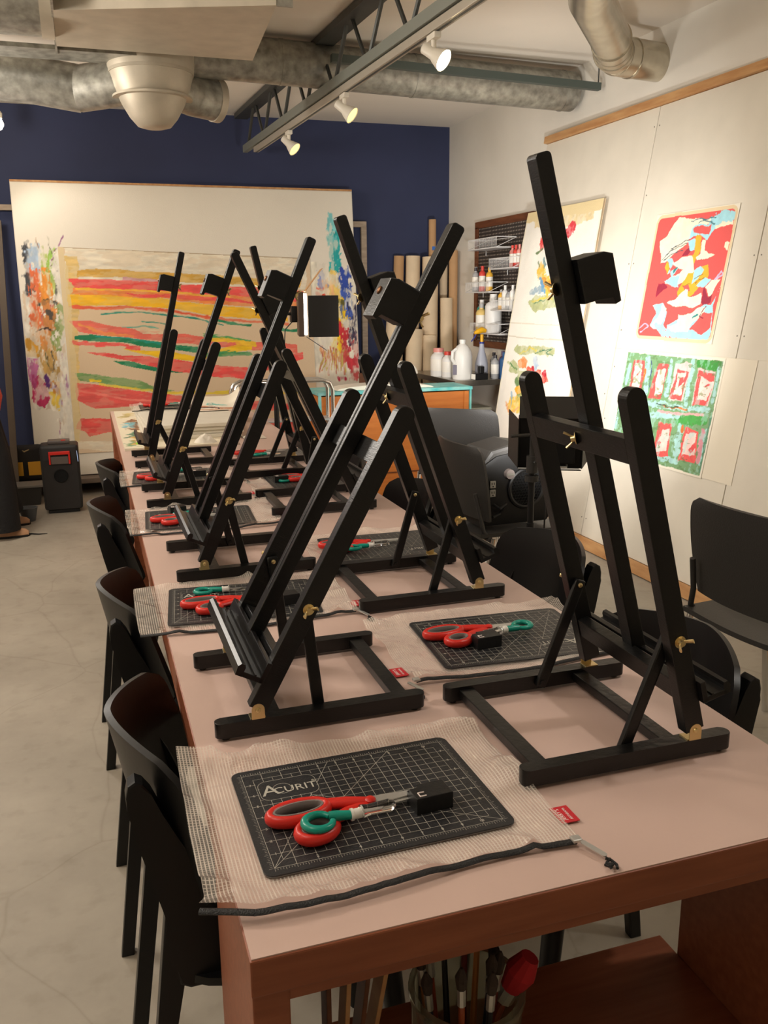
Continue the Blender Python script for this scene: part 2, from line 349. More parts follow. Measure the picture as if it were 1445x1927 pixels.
MU=[
('p',(214,190,160),[(-0.493,1.334),(-0.213,1.332),(-0.281,0.321),(-0.337,0.324),(-0.313,0.489),(-0.505,0.498),(-0.516,0.882)],0),
('p',(235,228,214),[(-0.51,1.344),(-0.401,1.362),(-0.185,1.662),(-0.243,0.22),(-0.342,0.265),(-0.304,0.489),(-0.496,0.498),(-0.516,0.882)],0),
('s',(60,62,66),[(-0.45,1.668),(-0.454,1.52),(-0.456,1.353)],0.06),
('s',(175,195,215),[(-0.395,1.632),(-0.397,1.511)],0.1),
('s',(185,200,110),[(-0.318,1.586),(-0.319,1.474),(-0.297,1.361)],0.08),
('s',(150,190,80),[(-0.269,1.633),(-0.29,1.446)],0.05),
('s',(226,110,60),[(-0.413,1.483),(-0.408,1.334),(-0.419,1.108)],0.09),
('s',(236,150,50),[(-0.333,1.474),(-0.347,1.361),(-0.36,1.267)],0.08),
('s',(190,100,110),[(-0.345,1.23),(-0.363,1.078)],0.06),
('s',(214,140,70),[(-0.304,1.229),(-0.374,1.059),(-0.378,0.907)],0.13),
('s',(140,160,90),[(-0.259,1.229),(-0.302,0.943)],0.06),
('p',(208,150,40),[(-0.519,1.043),(-0.427,0.965),(-0.436,0.87),(-0.521,0.882)],0),
('s',(200,160,90),[(-0.371,0.888),(-0.364,0.753)],0.16),
('p',(206,120,170),[(-0.516,0.882),(-0.455,0.861),(-0.457,0.737),(-0.492,0.642),(-0.522,0.72)],0),
('p',(200,50,100),[(-0.513,0.71),(-0.448,0.737),(-0.388,0.686),(-0.372,0.608),(-0.414,0.494),(-0.475,0.526),(-0.506,0.595)],0),
('p',(190,70,130),[(-0.491,0.757),(-0.448,0.727),(-0.483,0.642),(-0.517,0.672)],0),
('s',(90,40,120),[(-0.394,0.725),(-0.362,0.676),(-0.32,0.626)],0.035),
('p',(238,205,80),[(-0.38,0.628),(-0.282,0.644),(-0.295,0.488),(-0.323,0.49),(-0.379,0.531)],0),
('s',(226,150,50),[(-0.315,0.684),(-0.312,0.616)],0.07),
('s',(60,60,50),[(-0.392,1.268),(-0.292,1.262)],0.03),
('s',(80,70,60),[(-0.346,1.173),(-0.32,1.153)],0.05),
('s',(60,40,30),[(-0.437,1.065),(-0.319,1.063)],0.012),
('s',(40,40,40),[(-0.371,0.878),(-0.357,0.782)],0.008),
('s',(40,40,40),[(-0.335,0.925),(-0.351,0.772)],0.008),
('s',(90,100,50),[(-0.396,0.907),(-0.364,0.811)],0.008),
('s',(150,100,60),[(-0.387,1.725),(-0.367,1.651)],0.005),
('s',(130,50,120),[(-0.197,1.736),(-0.26,1.633),(-0.278,1.53)],0.007),
('s',(90,90,60),[(-0.297,1.726),(-0.267,1.605)],0.006),
('s',(140,160,60),[(-0.334,1.67),(-0.311,1.567)],0.008),
('s',(100,100,90),[(-0.253,1.502),(-0.292,1.267)],0.012),
('s',(160,90,150),[(-0.287,0.585),(-0.347,0.265)],0.006),
('s',(170,110,160),[(-0.278,0.904),(-0.242,0.564)],0.012),
('s',(170,120,170),[(-0.243,0.874),(-0.308,0.44)],0.01),
('s',(230,224,210),[(-0.219,1.587),(-0.222,1.228),(-0.232,0.903),(-0.277,0.261)],0.12),
('p',(232,224,204),[(1.576,1.573),(2.045,1.525),(2.023,0.614),(1.556,0.642)],0),
('s',(130,205,205),[(1.827,1.916),(1.822,1.711)],0.05),
('s',(30,170,170),[(1.84,1.761),(1.848,1.623),(1.842,1.505)],0.07),
('s',(40,70,160),[(1.915,1.475),(1.919,1.346)],0.1),
('s',(60,90,180),[(1.927,1.296),(1.931,1.166)],0.09),
('s',(140,150,200),[(1.725,1.466),(1.742,1.387)],0.06),
('s',(238,205,110),[(1.829,1.456),(1.831,1.277)],0.08),
('s',(246,200,20),[(1.877,1.257),(1.857,1.056),(1.831,0.865)],0.09),
('s',(245,190,130),[(1.784,1.396),(1.764,1.198)],0.1),
('s',(226,90,60),[(1.683,1.352),(1.746,1.352)],0.02),
('s',(226,80,50),[(1.681,1.318),(1.744,1.317)],0.025),
('s',(226,90,60),[(1.682,1.229),(1.739,1.233)],0.03),
('s',(90,85,30),[(1.809,1.257),(1.892,1.237)],0.04),
('s',(205,40,50),[(1.873,1.056),(1.896,0.995)],0.07),
('s',(190,50,60),[(1.878,0.945),(1.907,0.884)],0.07),
('s',(210,90,90),[(2.008,0.973),(1.971,0.657)],0.08),
('s',(200,50,60),[(1.884,0.844),(1.954,0.75)],0.07),
('s',(190,40,70),[(1.831,0.652),(1.885,0.645)],0.03),
('s',(238,200,70),[(1.54,1.112),(1.512,0.963)],0.1),
('s',(240,210,90),[(1.566,0.822),(1.518,0.713)],0.09),
('s',(225,170,120),[(1.704,0.859),(1.86,0.804)],0.05),
('s',(50,45,70),[(1.946,1.256),(1.928,1.096),(1.936,0.924)],0.012),
('s',(50,45,70),[(1.958,1.216),(1.94,1.025),(1.949,0.923)],0.012),
('s',(50,45,70),[(1.97,1.175),(1.951,0.954),(1.961,0.923)],0.012),
('s',(50,45,70),[(1.988,1.256),(1.963,0.882),(1.974,0.923)],0.012),
('s',(50,45,70),[(2.0,1.215),(1.988,1.095),(1.987,0.922)],0.012),
('s',(50,45,70),[(2.012,1.175),(2.0,1.024),(2.0,0.922)],0.012),
('s',(205,120,90),[(1.686,0.909),(1.701,0.808),(1.679,0.688)],0.012),
('s',(205,120,90),[(1.708,0.899),(1.722,0.808),(1.703,0.707)],0.012),
('s',(205,120,90),[(1.731,0.888),(1.744,0.807),(1.728,0.727)],0.012),
('s',(205,120,90),[(1.754,0.878),(1.765,0.807),(1.749,0.685)],0.012),
('s',(205,120,90),[(1.778,0.907),(1.786,0.806),(1.773,0.705)],0.012),
('s',(205,120,90),[(1.801,0.897),(1.807,0.805),(1.798,0.724)],0.012),
('s',(205,120,90),[(1.824,0.886),(1.828,0.805),(1.819,0.683)],0.012),
('s',(205,120,90),[(1.847,0.875),(1.85,0.804),(1.843,0.703)],0.012),
('s',(205,120,90),[(1.872,0.905),(1.871,0.804),(1.868,0.722)],0.012),
('s',(205,120,90),[(1.895,0.894),(1.892,0.803),(1.889,0.681)],0.012),
('s',(200,180,90),[(1.676,0.718),(1.726,0.878)],0.01),
('s',(200,180,90),[(1.707,0.717),(1.752,0.878)],0.01),
('s',(200,180,90),[(1.739,0.716),(1.779,0.877)],0.01),
('s',(200,180,90),[(1.771,0.715),(1.805,0.876)],0.01),
('s',(200,180,90),[(1.802,0.714),(1.832,0.876)],0.01),
('s',(200,180,90),[(1.834,0.713),(1.858,0.875)],0.01),
('s',(200,180,90),[(1.866,0.712),(1.885,0.874)],0.01),
('s',(200,180,90),[(1.898,0.711),(1.912,0.873)],0.01),
]
RD=[
('p',(243,228,200),[(3.235,1.8),(2.98,1.781),(2.819,1.787),(2.81,1.732),(2.957,1.733),(2.98,1.758),(3.108,1.745),(3.119,1.698),(3.128,1.672),(3.261,1.587),(3.315,1.581),(3.353,1.697),(3.303,1.716),(3.28,1.758)],0),
('p',(160,212,222),[(3.11,1.75),(3.055,1.761),(2.962,1.752),(2.927,1.739),(2.955,1.703),(2.98,1.679),(3.036,1.703),(3.119,1.698)],0),
('s',(160,212,222),[(2.958,1.764),(2.9,1.779),(2.822,1.772)],0.05),
('p',(222,84,80),[(3.1,1.744),(3.043,1.75),(2.984,1.743),(2.965,1.759),(2.959,1.728),(2.971,1.704),(3.038,1.708),(3.084,1.722)],0),
('p',(240,168,40),[(3.067,1.695),(3.054,1.707),(3.026,1.697),(3.009,1.629),(3.028,1.599),(3.045,1.56),(3.071,1.601),(3.052,1.621)],0),
('p',(243,228,200),[(3.013,1.681),(2.988,1.679),(2.979,1.627),(2.895,1.613),(2.937,1.595),(3.023,1.583),(3.036,1.599),(3.008,1.613)],0),
('p',(243,228,200),[(2.842,1.655),(2.809,1.658),(2.812,1.619),(2.84,1.635)],0),
('p',(150,26,56),[(3.152,1.599),(3.126,1.64),(3.097,1.657),(3.079,1.627),(3.107,1.608)],0),
('p',(160,212,222),[(3.124,1.688),(3.065,1.689),(3.055,1.631),(3.088,1.628)],0),
('p',(240,168,40),[(3.276,1.563),(3.26,1.585),(3.238,1.559),(3.239,1.521)],0),
('p',(160,210,215),[(3.263,1.593),(3.219,1.599),(3.202,1.574),(3.237,1.543),(3.239,1.521),(3.21,1.542),(3.161,1.556),(3.199,1.509)],0),
('p',(243,228,200),[(3.22,1.575),(3.139,1.598),(3.064,1.606),(3.03,1.526),(3.071,1.495),(3.133,1.469),(3.253,1.477),(3.217,1.509),(3.12,1.539)],0),
('p',(160,212,222),[(3.256,1.488),(3.201,1.514),(3.132,1.523),(3.143,1.475),(3.127,1.453),(3.185,1.465)],0),
('p',(240,168,40),[(3.102,1.485),(3.073,1.527),(3.038,1.526),(3.011,1.546),(2.933,1.559),(2.918,1.522),(2.959,1.461),(3.006,1.425),(3.035,1.41),(3.106,1.388),(3.127,1.426),(3.111,1.458)],0),
('p',(160,212,222),[(3.033,1.536),(2.989,1.556),(2.958,1.534),(2.994,1.493),(3.03,1.473)],0),
('p',(222,84,80),[(3.095,1.463),(3.054,1.468),(3.03,1.447),(3.066,1.426)],0),
('p',(243,228,200),[(2.888,1.491),(2.817,1.489),(2.849,1.444),(2.867,1.398),(2.915,1.45)],0),
('p',(160,212,222),[(2.941,1.507),(2.889,1.496),(2.923,1.45),(2.993,1.462)],0),
('p',(150,26,56),[(3.308,1.445),(3.3,1.478),(3.244,1.477),(3.22,1.46),(3.297,1.411)],0),
('p',(243,228,200),[(3.194,1.383),(3.112,1.405),(3.073,1.447),(3.047,1.447),(3.044,1.41),(2.939,1.425),(2.931,1.373),(2.984,1.357),(3.064,1.367),(3.115,1.361)],0),
('p',(150,26,56),[(2.934,1.383),(2.93,1.419),(2.925,1.456),(2.886,1.409),(2.857,1.419),(2.86,1.378),(2.905,1.368)],0),
('p',(160,212,222),[(3.313,1.371),(3.222,1.383),(3.178,1.333),(3.186,1.3),(3.195,1.272),(3.15,1.246),(3.263,1.248),(3.308,1.27),(3.268,1.321)],0),
('p',(243,228,200),[(3.228,1.372),(3.186,1.355),(3.195,1.3),(3.214,1.272),(3.244,1.249),(3.297,1.264),(3.245,1.31)],0),
('p',(160,212,222),[(2.822,1.408),(2.812,1.449),(2.806,1.479),(2.832,1.363),(2.815,1.235),(2.83,1.209),(2.962,1.209),(3.149,1.216),(3.159,1.273),(3.078,1.302),(2.951,1.331),(2.907,1.373),(2.849,1.368)],0),
('p',(243,228,200),[(2.949,1.352),(2.887,1.362),(2.879,1.311),(2.939,1.294),(2.967,1.278),(2.982,1.245),(3.091,1.231),(3.155,1.262),(3.08,1.28),(3.085,1.324),(2.976,1.33)],0),
('p',(222,84,80),[(2.893,1.331),(2.833,1.342),(2.826,1.271),(2.878,1.233),(2.977,1.256),(2.923,1.294)],0),
('s',(160,212,222),[(3.251,1.271),(3.212,1.238),(3.125,1.225),(2.997,1.213)],0.03),
('s',(60,80,90),[(3.306,1.598),(3.234,1.646),(3.129,1.675)],0.005),
('s',(60,80,90),[(3.291,1.594),(3.235,1.619),(3.147,1.636)],0.005),
('s',(70,80,90),[(3.241,1.652),(3.118,1.695)],0.005),
('s',(60,110,120),[(3.128,1.78),(3.063,1.785),(2.948,1.781)],0.005),
('s',(60,110,120),[(3.069,1.765),(3.013,1.784)],0.005),
('s',(60,110,120),[(3.046,1.784),(2.944,1.755)],0.005),
('s',(30,120,120),[(3.191,1.541),(3.17,1.557)],0.01),
('s',(30,130,130),[(2.961,1.309),(2.931,1.32)],0.01),
('s',(110,20,50),[(2.887,1.362),(2.913,1.315),(2.885,1.306)],0.006),
('s',(120,90,30),[(3.02,1.494),(2.961,1.518)],0.004),
('s',(120,90,30),[(3.006,1.478),(2.948,1.502)],0.004),
('s',(120,90,30),[(3.095,1.463),(3.047,1.473)],0.004),
('s',(200,170,200),[(3.409,1.244),(3.351,1.28),(3.316,1.264),(3.383,1.227)],0.006),
('s',(200,180,210),[(2.864,1.49),(2.822,1.529),(2.802,1.514),(2.85,1.495)],0.01),
]
GR=[
('s',(60,150,60),[(2.843,1.095),(2.717,1.098)],0.05),
('s',(70,160,70),[(2.929,0.812),(2.727,0.834)],0.04),
('s',(165,210,205),[(3.413,0.949),(3.411,1.05)],0.03),
('s',(165,210,205),[(3.231,0.918),(3.258,1.088)],0.04),
('s',(165,210,205),[(3.054,0.924),(3.063,1.089)],0.03),
('s',(165,210,205),[(2.891,0.908),(2.893,1.1)],0.03),
('s',(165,210,205),[(2.702,0.928),(2.705,1.086)],0.02),
('s',(165,210,205),[(3.194,0.865),(2.712,0.886)],0.03),
('s',(165,210,205),[(3.157,0.812),(2.927,0.834)],0.03),
('s',(165,210,205),[(2.883,0.671),(2.892,0.778)],0.05),
('s',(165,210,205),[(3.035,0.613),(2.866,0.619)],0.03),
('s',(165,210,205),[(2.697,0.637),(2.699,0.794)],0.02),
('s',(210,120,60),[(3.063,0.868),(2.872,0.875)],0.01),
('s',(230,170,170),[(3.09,0.837),(2.742,0.856)],0.012),
('s',(200,110,50),[(2.876,0.77),(2.879,0.791)],0.02),
('s',(50,70,60),[(3.121,0.873),(3.063,0.868),(2.941,0.876)],0.006),
('s',(60,80,120),[(3.205,0.955),(3.226,1.079)],0.008),
('s',(200,120,60),[(3.275,0.99),(3.268,1.03)],0.02),
('s',(165,210,205),[(3.442,0.717),(3.432,0.815)],0.02),
('s',(90,140,110),[(2.676,0.598),(2.684,0.847)],0.03),
('s',(220,150,160),[(2.718,0.654),(2.72,0.786)],0.03),
('p',(232,88,84),[(3.375,0.928),(3.385,1.081),(3.284,1.078),(3.272,0.938)],0),
('p',(240,205,195),[(3.352,0.936),(3.369,1.064),(3.304,1.062),(3.293,0.942)],0),
('p',(226,80,80),[(3.349,1.001),(3.325,1.02),(3.329,1.003)],0),
('p',(232,88,84),[(3.203,0.893),(3.168,1.074),(3.081,1.077),(3.091,0.896)],0),
('p',(240,205,195),[(3.151,0.909),(3.158,1.044),(3.096,1.051),(3.093,0.932)],0),
('p',(226,80,80),[(3.135,0.916),(3.097,0.915),(3.11,0.896)],0),
('p',(225,190,185),[(3.03,0.905),(3.028,1.091),(2.9,1.094),(2.916,0.906)],0),
('p',(232,88,84),[(3.033,0.915),(3.0,1.061),(2.911,1.051),(2.93,0.909)],0),
('p',(240,205,195),[(3.002,0.929),(2.995,1.045),(2.926,1.044),(2.936,0.941)],0),
('p',(226,80,80),[(2.971,0.971),(2.97,1.019),(2.924,1.023),(2.923,1.007)],0),
('p',(225,190,185),[(2.847,0.902),(2.851,1.071),(2.722,1.065),(2.718,0.906)],0),
('p',(232,88,84),[(2.837,0.898),(2.848,1.061),(2.726,1.054),(2.73,0.907)],0),
('p',(240,205,195),[(2.813,0.927),(2.824,1.036),(2.723,1.019),(2.742,0.929)],0),
('p',(226,80,80),[(2.787,0.997),(2.753,1.016),(2.742,1.007),(2.778,0.993)],0),
('p',(232,88,84),[(3.066,0.619),(3.064,0.786),(2.966,0.791),(2.941,0.631)],0),
('p',(240,205,195),[(3.053,0.638),(3.028,0.76),(2.976,0.767),(2.959,0.659)],0),
('p',(226,80,80),[(3.045,0.685),(3.029,0.707),(3.016,0.695),(3.028,0.676)],0),
('p',(232,88,84),[(2.858,0.62),(2.854,0.794),(2.751,0.781),(2.736,0.633)],0),
('p',(240,205,195),[(2.844,0.655),(2.836,0.764),(2.765,0.774),(2.748,0.671)],0),
('p',(226,80,80),[(2.799,0.689),(2.76,0.733),(2.748,0.708),(2.776,0.679)],0),
]
FL=[
('p',(226,206,160),[(4.811,1.98),(4.022,1.967),(4.013,1.854),(4.417,1.816),(4.728,1.855)],0),
('p',(186,192,142),[(4.666,1.377),(4.571,1.42),(4.346,1.426),(4.229,1.378),(4.314,1.337),(4.486,1.336),(4.531,1.31),(4.598,1.343)],0),
('s',(210,60,70),[(4.311,1.769),(4.281,1.799),(4.24,1.827)],0.07),
('s',(214,60,60),[(4.599,1.722),(4.605,1.763)],0.05),
('s',(236,190,80),[(4.556,1.578),(4.479,1.51),(4.412,1.468)],0.09),
('s',(236,150,60),[(4.496,1.51),(4.397,1.476)],0.05),
('s',(90,130,140),[(4.544,1.644),(4.503,1.601)],0.03),
('s',(110,160,200),[(4.538,1.528),(4.455,1.444)],0.03),
('s',(160,180,190),[(4.635,1.445),(4.514,1.461)],0.04),
('s',(110,130,90),[(4.648,1.682),(4.587,1.713)],0.015),
('s',(90,110,70),[(4.611,1.63),(4.58,1.596)],0.01),
('s',(220,200,80),[(4.613,1.386),(4.475,1.402),(4.34,1.41)],0.012),
('s',(70,120,80),[(4.573,1.377),(4.435,1.39)],0.006),
('p',(186,192,142),[(4.752,1.061),(4.715,1.094),(4.199,1.109),(4.197,1.056),(4.244,1.046),(4.458,1.059),(4.634,1.032)],0),
('s',(225,205,90),[(4.656,1.039),(4.524,1.089),(4.429,1.077)],0.01),
('s',(60,120,90),[(4.44,1.06),(4.229,1.099),(4.302,1.067),(4.211,1.047)],0.006),
('p',(186,192,142),[(4.812,0.977),(4.738,0.995),(4.625,0.954),(4.628,0.91),(4.766,0.908),(4.759,0.945)],0),
('s',(80,130,70),[(4.769,0.971),(4.656,0.934)],0.01),
('p',(240,150,90),[(4.675,0.986),(4.594,1.026),(4.529,1.003),(4.532,0.96),(4.622,0.945)],0),
('p',(236,100,80),[(4.532,0.96),(4.428,0.976),(4.329,0.949),(4.301,0.918),(4.478,0.912)],0),
('p',(236,90,80),[(4.309,0.942),(4.237,0.931),(4.219,0.883),(4.289,0.885)],0),
('s',(190,40,60),[(4.446,0.975),(4.422,0.959)],0.03),
('s',(190,30,50),[(4.284,0.944),(4.263,0.933)],0.035),
('s',(110,140,90),[(4.628,0.857),(4.523,0.883)],0.05),
('p',(186,192,142),[(4.634,0.927),(4.508,0.945),(4.502,0.876),(4.609,0.859)],0),
('p',(244,170,50),[(4.647,0.802),(4.618,0.831),(4.52,0.849),(4.495,0.782),(4.593,0.763)],0),
('s',(140,160,90),[(4.568,0.748),(4.495,0.782)],0.06),
('s',(246,200,90),[(4.65,0.704),(4.473,0.697)],0.1),
('s',(130,170,200),[(4.678,0.782),(4.646,0.696)],0.02),
('p',(236,90,80),[(4.522,0.621),(4.467,0.68),(4.402,0.653),(4.425,0.616),(4.497,0.607)],0),
('s',(235,170,120),[(4.73,0.704),(4.602,0.629),(4.527,0.585)],0.02),
('s',(230,170,130),[(4.627,0.644),(4.546,0.689)],0.012),
('s',(180,200,220),[(4.428,1.027),(4.393,0.978)],0.04),
]
# ============================================================ SETTING
def floor_mat():
    m = bpy.data.materials.new('concrete_floor'); m.use_nodes = True; nt = m.node_tree; N = nt.nodes; L = nt.links; b = N['Principled BSDF']
    tc = N.new('ShaderNodeTexCoord')
    n1 = N.new('ShaderNodeTexNoise'); n1.inputs['Scale'].default_value = 1.6; n1.inputs['Detail'].default_value = 9; n1.inputs['Roughness'].default_value = 0.65
    n2 = N.new('ShaderNodeTexNoise'); n2.inputs['Scale'].default_value = 15; n2.inputs['Detail'].default_value = 6
    L.new(tc.outputs['Object'], n1.inputs['Vector']); L.new(tc.outputs['Object'], n2.inputs['Vector'])
    r1 = N.new('ShaderNodeValToRGB'); r1.color_ramp.elements[0].color = (*lin((146, 137, 123)), 1); r1.color_ramp.elements[1].color = (*lin((171, 162, 147)), 1)
    r1.color_ramp.elements[0].position = 0.32; r1.color_ramp.elements[1].position = 0.68; L.new(n1.outputs['Fac'], r1.inputs[0])
    r2 = N.new('ShaderNodeValToRGB'); r2.color_ramp.elements[0].color = (0.88, 0.87, 0.85, 1); r2.color_ramp.elements[1].color = (1, 1, 1, 1)
    r2.color_ramp.elements[0].position = 0.32; r2.color_ramp.elements[1].position = 0.46; L.new(n2.outputs['Fac'], r2.inputs[0])
    mx = N.new('ShaderNodeMix'); mx.data_type = 'RGBA'; mx.blend_type = 'MULTIPLY'; mx.inputs[0].default_value = 0.8
    L.new(r1.outputs[0], mx.inputs[6]); L.new(r2.outputs[0], mx.inputs[7])
    # hairline cracks
    nw = N.new('ShaderNodeTexNoise'); nw.inputs['Scale'].default_value = 1.7; L.new(tc.outputs['Object'], nw.inputs['Vector'])
    va = N.new('ShaderNodeVectorMath'); va.operation = 'MULTIPLY_ADD'; va.inputs[1].default_value = (0.22, 0.22, 0); L.new(nw.outputs['Color'], va.inputs[0]); L.new(tc.outputs['Object'], va.inputs[2])
    vo = N.new('ShaderNodeTexVoronoi'); vo.feature = 'DISTANCE_TO_EDGE'; vo.inputs['Scale'].default_value = 1.1; L.new(va.outputs[0], vo.inputs['Vector'])
    rc = N.new('ShaderNodeValToRGB'); rc.color_ramp.elements[0].color = (0.87, 0.86, 0.84, 1); rc.color_ramp.elements[1].color = (1, 1, 1, 1)
    rc.color_ramp.elements[0].position = 0.0; rc.color_ramp.elements[1].position = 0.005; L.new(vo.outputs['Distance'], rc.inputs[0])
    my = N.new('ShaderNodeMix'); my.data_type = 'RGBA'; my.blend_type = 'MULTIPLY'; my.inputs[0].default_value = 1.0
    L.new(mx.outputs[2], my.inputs[6]); L.new(rc.outputs[0], my.inputs[7]); L.new(my.outputs[2], b.inputs['Base Color'])
    b.inputs['Roughness'].default_value = 0.55
    bp = N.new('ShaderNodeBump'); bp.inputs['Strength'].default_value = 0.1; L.new(n2.outputs['Fac'], bp.inputs['Height']); L.new(bp.outputs[0], b.inputs['Normal'])
    return m
XL, XR, YF, YB, HC = -3.0, 2.9, -3.0, 6.55, 2.77
def slab(name, c, d, m): return struct(MB().box(c, d).build(name, m))
slab('floor', ((XL + XR) / 2, (YF + YB) / 2, -0.05), (XR - XL + 0.4, YB - YF + 0.4, 0.1), floor_mat())
slab('ceiling', ((XL + XR) / 2, (YF + YB) / 2, HC + 0.05), (XR - XL + 0.4, YB - YF + 0.4, 0.1), CEIL)
slab('wall_back', ((XL + XR) / 2, YB + 0.05, HC / 2), (XR - XL, 0.1, HC), NAVY)
slab('wall_right', (XR + 0.05, (YF + YB) / 2, HC / 2), (0.1, YB - YF, HC), WALLW)
slab('wall_left', (XL - 0.05, (YF + YB) / 2, HC / 2), (0.1, YB - YF, HC), WALLW)
slab('wall_front', ((XL + XR) / 2, YF - 0.05, HC / 2), (XR - XL, 0.1, HC), WALLW)

# ---- leaning plaster boards along the right wall
TH = math.radians(9); X0 = 2.5
SD = Vector((math.sin(TH), 0, math.cos(TH))); ND = Vector((-math.cos(TH), 0, math.sin(TH)))   # up the board, out of the board
def onb(y, t, off=0.0): v = Vector((X0, 0, 0)) + SD * t + ND * off; return (v.x, y, v.z)
def bfn(off, wav=0.0):
    def f(S, t):
        o = off + wav * vnoise(S, t, 4, 5)
        return X0 + SD.x * t + ND.x * o, S, SD.z * t + ND.z * o
    return f
def board(y0, y1, t0, t1, label, off=0.0, mark=0):
    root = thing('plaster_board', label, 'wall panel', onb((y0 + y1) / 2, t0, off), group='plaster boards leaning on the right wall', rot=(0, TH, 0))
    h = t1 - t0; w = (y1 - y0) - 0.006
    MB().box((0.007, 0, h / 2), (0.013, w, h), bev=0.0015).build('panel', GYPS, root)
    mb = MB()
    for k in range(4):
        for sy in (-1, 1): mb.cyl((-0.0004, sy * (w / 2 - 0.02), 0.1 + (h - 0.2) * k / 3), (0.001, sy * (w / 2 - 0.02), 0.1 + (h - 0.2) * k / 3), 0.004, seg=8)
    mb.build('screw_heads', mat('screw_grey', (120, 112, 100), 0.5, 0.6), root)
    return root
board(3.585, 4.81, 0.07, 2.40, 'cream plaster board behind the floral hanging canvas, farthest in the leaning row')
board(2.61, 3.585, 1.135, 2.40, 'cream plaster board carrying the red abstract painting')
board(1.39, 2.61, 1.135, 2.40, 'upper plaster board between the red painting and the right edge of the photo')
board(2.50, 3.585, 0.07, 1.135, 'cream plaster board carrying the green framed grid painting')
board(1.28, 2.50, 0.07, 1.135, 'lower plaster board behind the black office chair at the right edge')
board(-0.6, 1.28, 0.07, 2.40, 'nearest plaster board of the leaning row, out past the right edge of the photo')
def wood_strip(name, y0, y1, t0, t1, th, label, off):
    o = MB().box((0, 0, 0), (th, y1 - y0, t1 - t0), bev=0.002).build(name, PINE, None, loc=onb((y0 + y1) / 2, (t0 + t1) / 2, off), rot=(0, TH, 0))
    tag(o, label, 'wood strip')
wood_strip('wooden_strip', -0.6, 4.83, 2.403, 2.445, 0.04, 'long bare pine strip running along the top of the leaning plaster boards', 0.0)
wood_strip('wooden_strip', -0.6, 4.81, 0.004, 0.068, 0.02, 'bare pine strip on the floor under the leaning plaster boards', 0.006)

# ---- paintings on the boards
RDb = (222, 84, 80)
S, Tt, C = raster(3.42, 2.79, 1.19, 1.83, 0.0028, RDb, RD, jit=0.013, seed=21, wash=0.05)
# tan unpainted border with soft ragged edge
bx = np.minimum(np.minimum(3.42 - S, S - 2.79), np.minimum(Tt - 1.19, 1.83 - Tt)) + 0.008 * vnoise(S, Tt, 14, 3)
C[bx < 0.017] = (222, 200, 160)
def cornerd(S, Tt, a, b, c, d, r):
    dx = np.abs(S - (a + b) / 2) - abs(a - b) / 2 + r; dy = np.abs(Tt - (c + d) / 2) - abs(c - d) / 2 + r
    return r - np.hypot(np.maximum(dx, 0), np.maximum(dy, 0))
rd_ = cornerd(S, Tt, 3.42, 2.79, 1.19, 1.83, 0.05) + 0.006 * vnoise(S, Tt, 12, 6); C[(rd_ < 0.020) & (bx >= 0.0)] = (222, 200, 160); C[rd_ < 0.003] = (234, 226, 208)
o = painted('abstract_painting', S, Tt, C, bfn(0.003), PAINT); tag(o, 'red abstract painting with cream, pale blue and orange patches on the leaning wall', 'painting')
S, Tt, C = raster(3.46, 2.67, 0.57, 1.13, 0.0028, (118, 160, 112), GR, jit=0.013, seed=31, wash=0.10)
nz = vnoise(S, Tt * 0.5, 50, 77, 3); k = nz > 0.10; C[k] = C[k] * 0.5 + np.array((170, 212, 205)) * 0.5
nz = vnoise(S * 0.5, Tt, 60, 78, 3); k = nz > 0.16; C[k] = C[k] * 0.5 + np.array((90, 120, 70)) * 0.5
bx = np.minimum(np.minimum(3.46 - S, S - 2.67), np.minimum(Tt - 0.57, 1.13 - Tt)) + 0.012 * vnoise(S, Tt, 24, 4)
C[bx < 0.012] = (234, 226, 208)
o = painted('abstract_painting', S, Tt, C, bfn(0.004, 0.004), PAINT); tag(o, 'green and aqua painting of pink card shapes in two rows, below the red painting', 'painting')
# faint backing sheet behind the green painting
o = MB().box((0, 0, 0), (0.001, 1.06, 0.56), bev=0).build('paper_sheet', mat('backing_paper', (231, 221, 201), 0.9), None, loc=onb(2.995, 0.855, 0.0015), rot=(0, TH, 0))
tag(o, 'large plain cream sheet pinned behind the green grid painting', 'paper')
# floral canvas
root = thing('hanging_canvas', 'long unstretched cream canvas painted with loose red and yellow flowers, hung near the pegboard', 'canvas')
S, Tt, C = raster(4.87, 3.93, 0.42, 1.965, 0.0042, (240, 235, 224), FL, jit=0.020, seed=41, wash=0.08, dry=0.35)
nz = vnoise(S, Tt, 9, 55, 4); C = C * (1 + 0.05 * nz[..., None])
bx = np.minimum(4.87 - S, S - 3.93) + 0.012 * vnoise(S, Tt, 10, 9); C[bx < 0.015] = (238, 230, 208)
C[(Tt > 1.90 + 0.03 * vnoise(S, Tt, 8, 8))] = (226, 206, 158)
C[np.abs(Tt - 1.15 - 0.01 * vnoise(S, Tt, 5, 7)) < 0.004] = (214, 206, 188); C[np.abs(Tt - 1.24 - 0.01 * vnoise(S, Tt, 5, 6)) < 0.003] = (222, 214, 196)
painted('canvas_face', S, Tt, C, bfn(0.030, 0.012), PAINT, root)
MB().grid([[Vector(onb(4.87 - 0.94 * j / 10, 0.42 + 1.545 * i / 12, 0.020)) for j in range(11)] for i in range(13)], th=0.002).build('canvas_back', CANV, root)
o = MB().box((0, 0, 0), (0.0012, 0.006, 0.07)).build('paint_mark', mat('red_paint_mark', (205, 60, 60), 0.5), None, loc=onb(2.98, 0.36, 0.001), rot=(0, TH, 0)); tag(o, 'short red paint mark low on the plaster boards', 'paint mark')

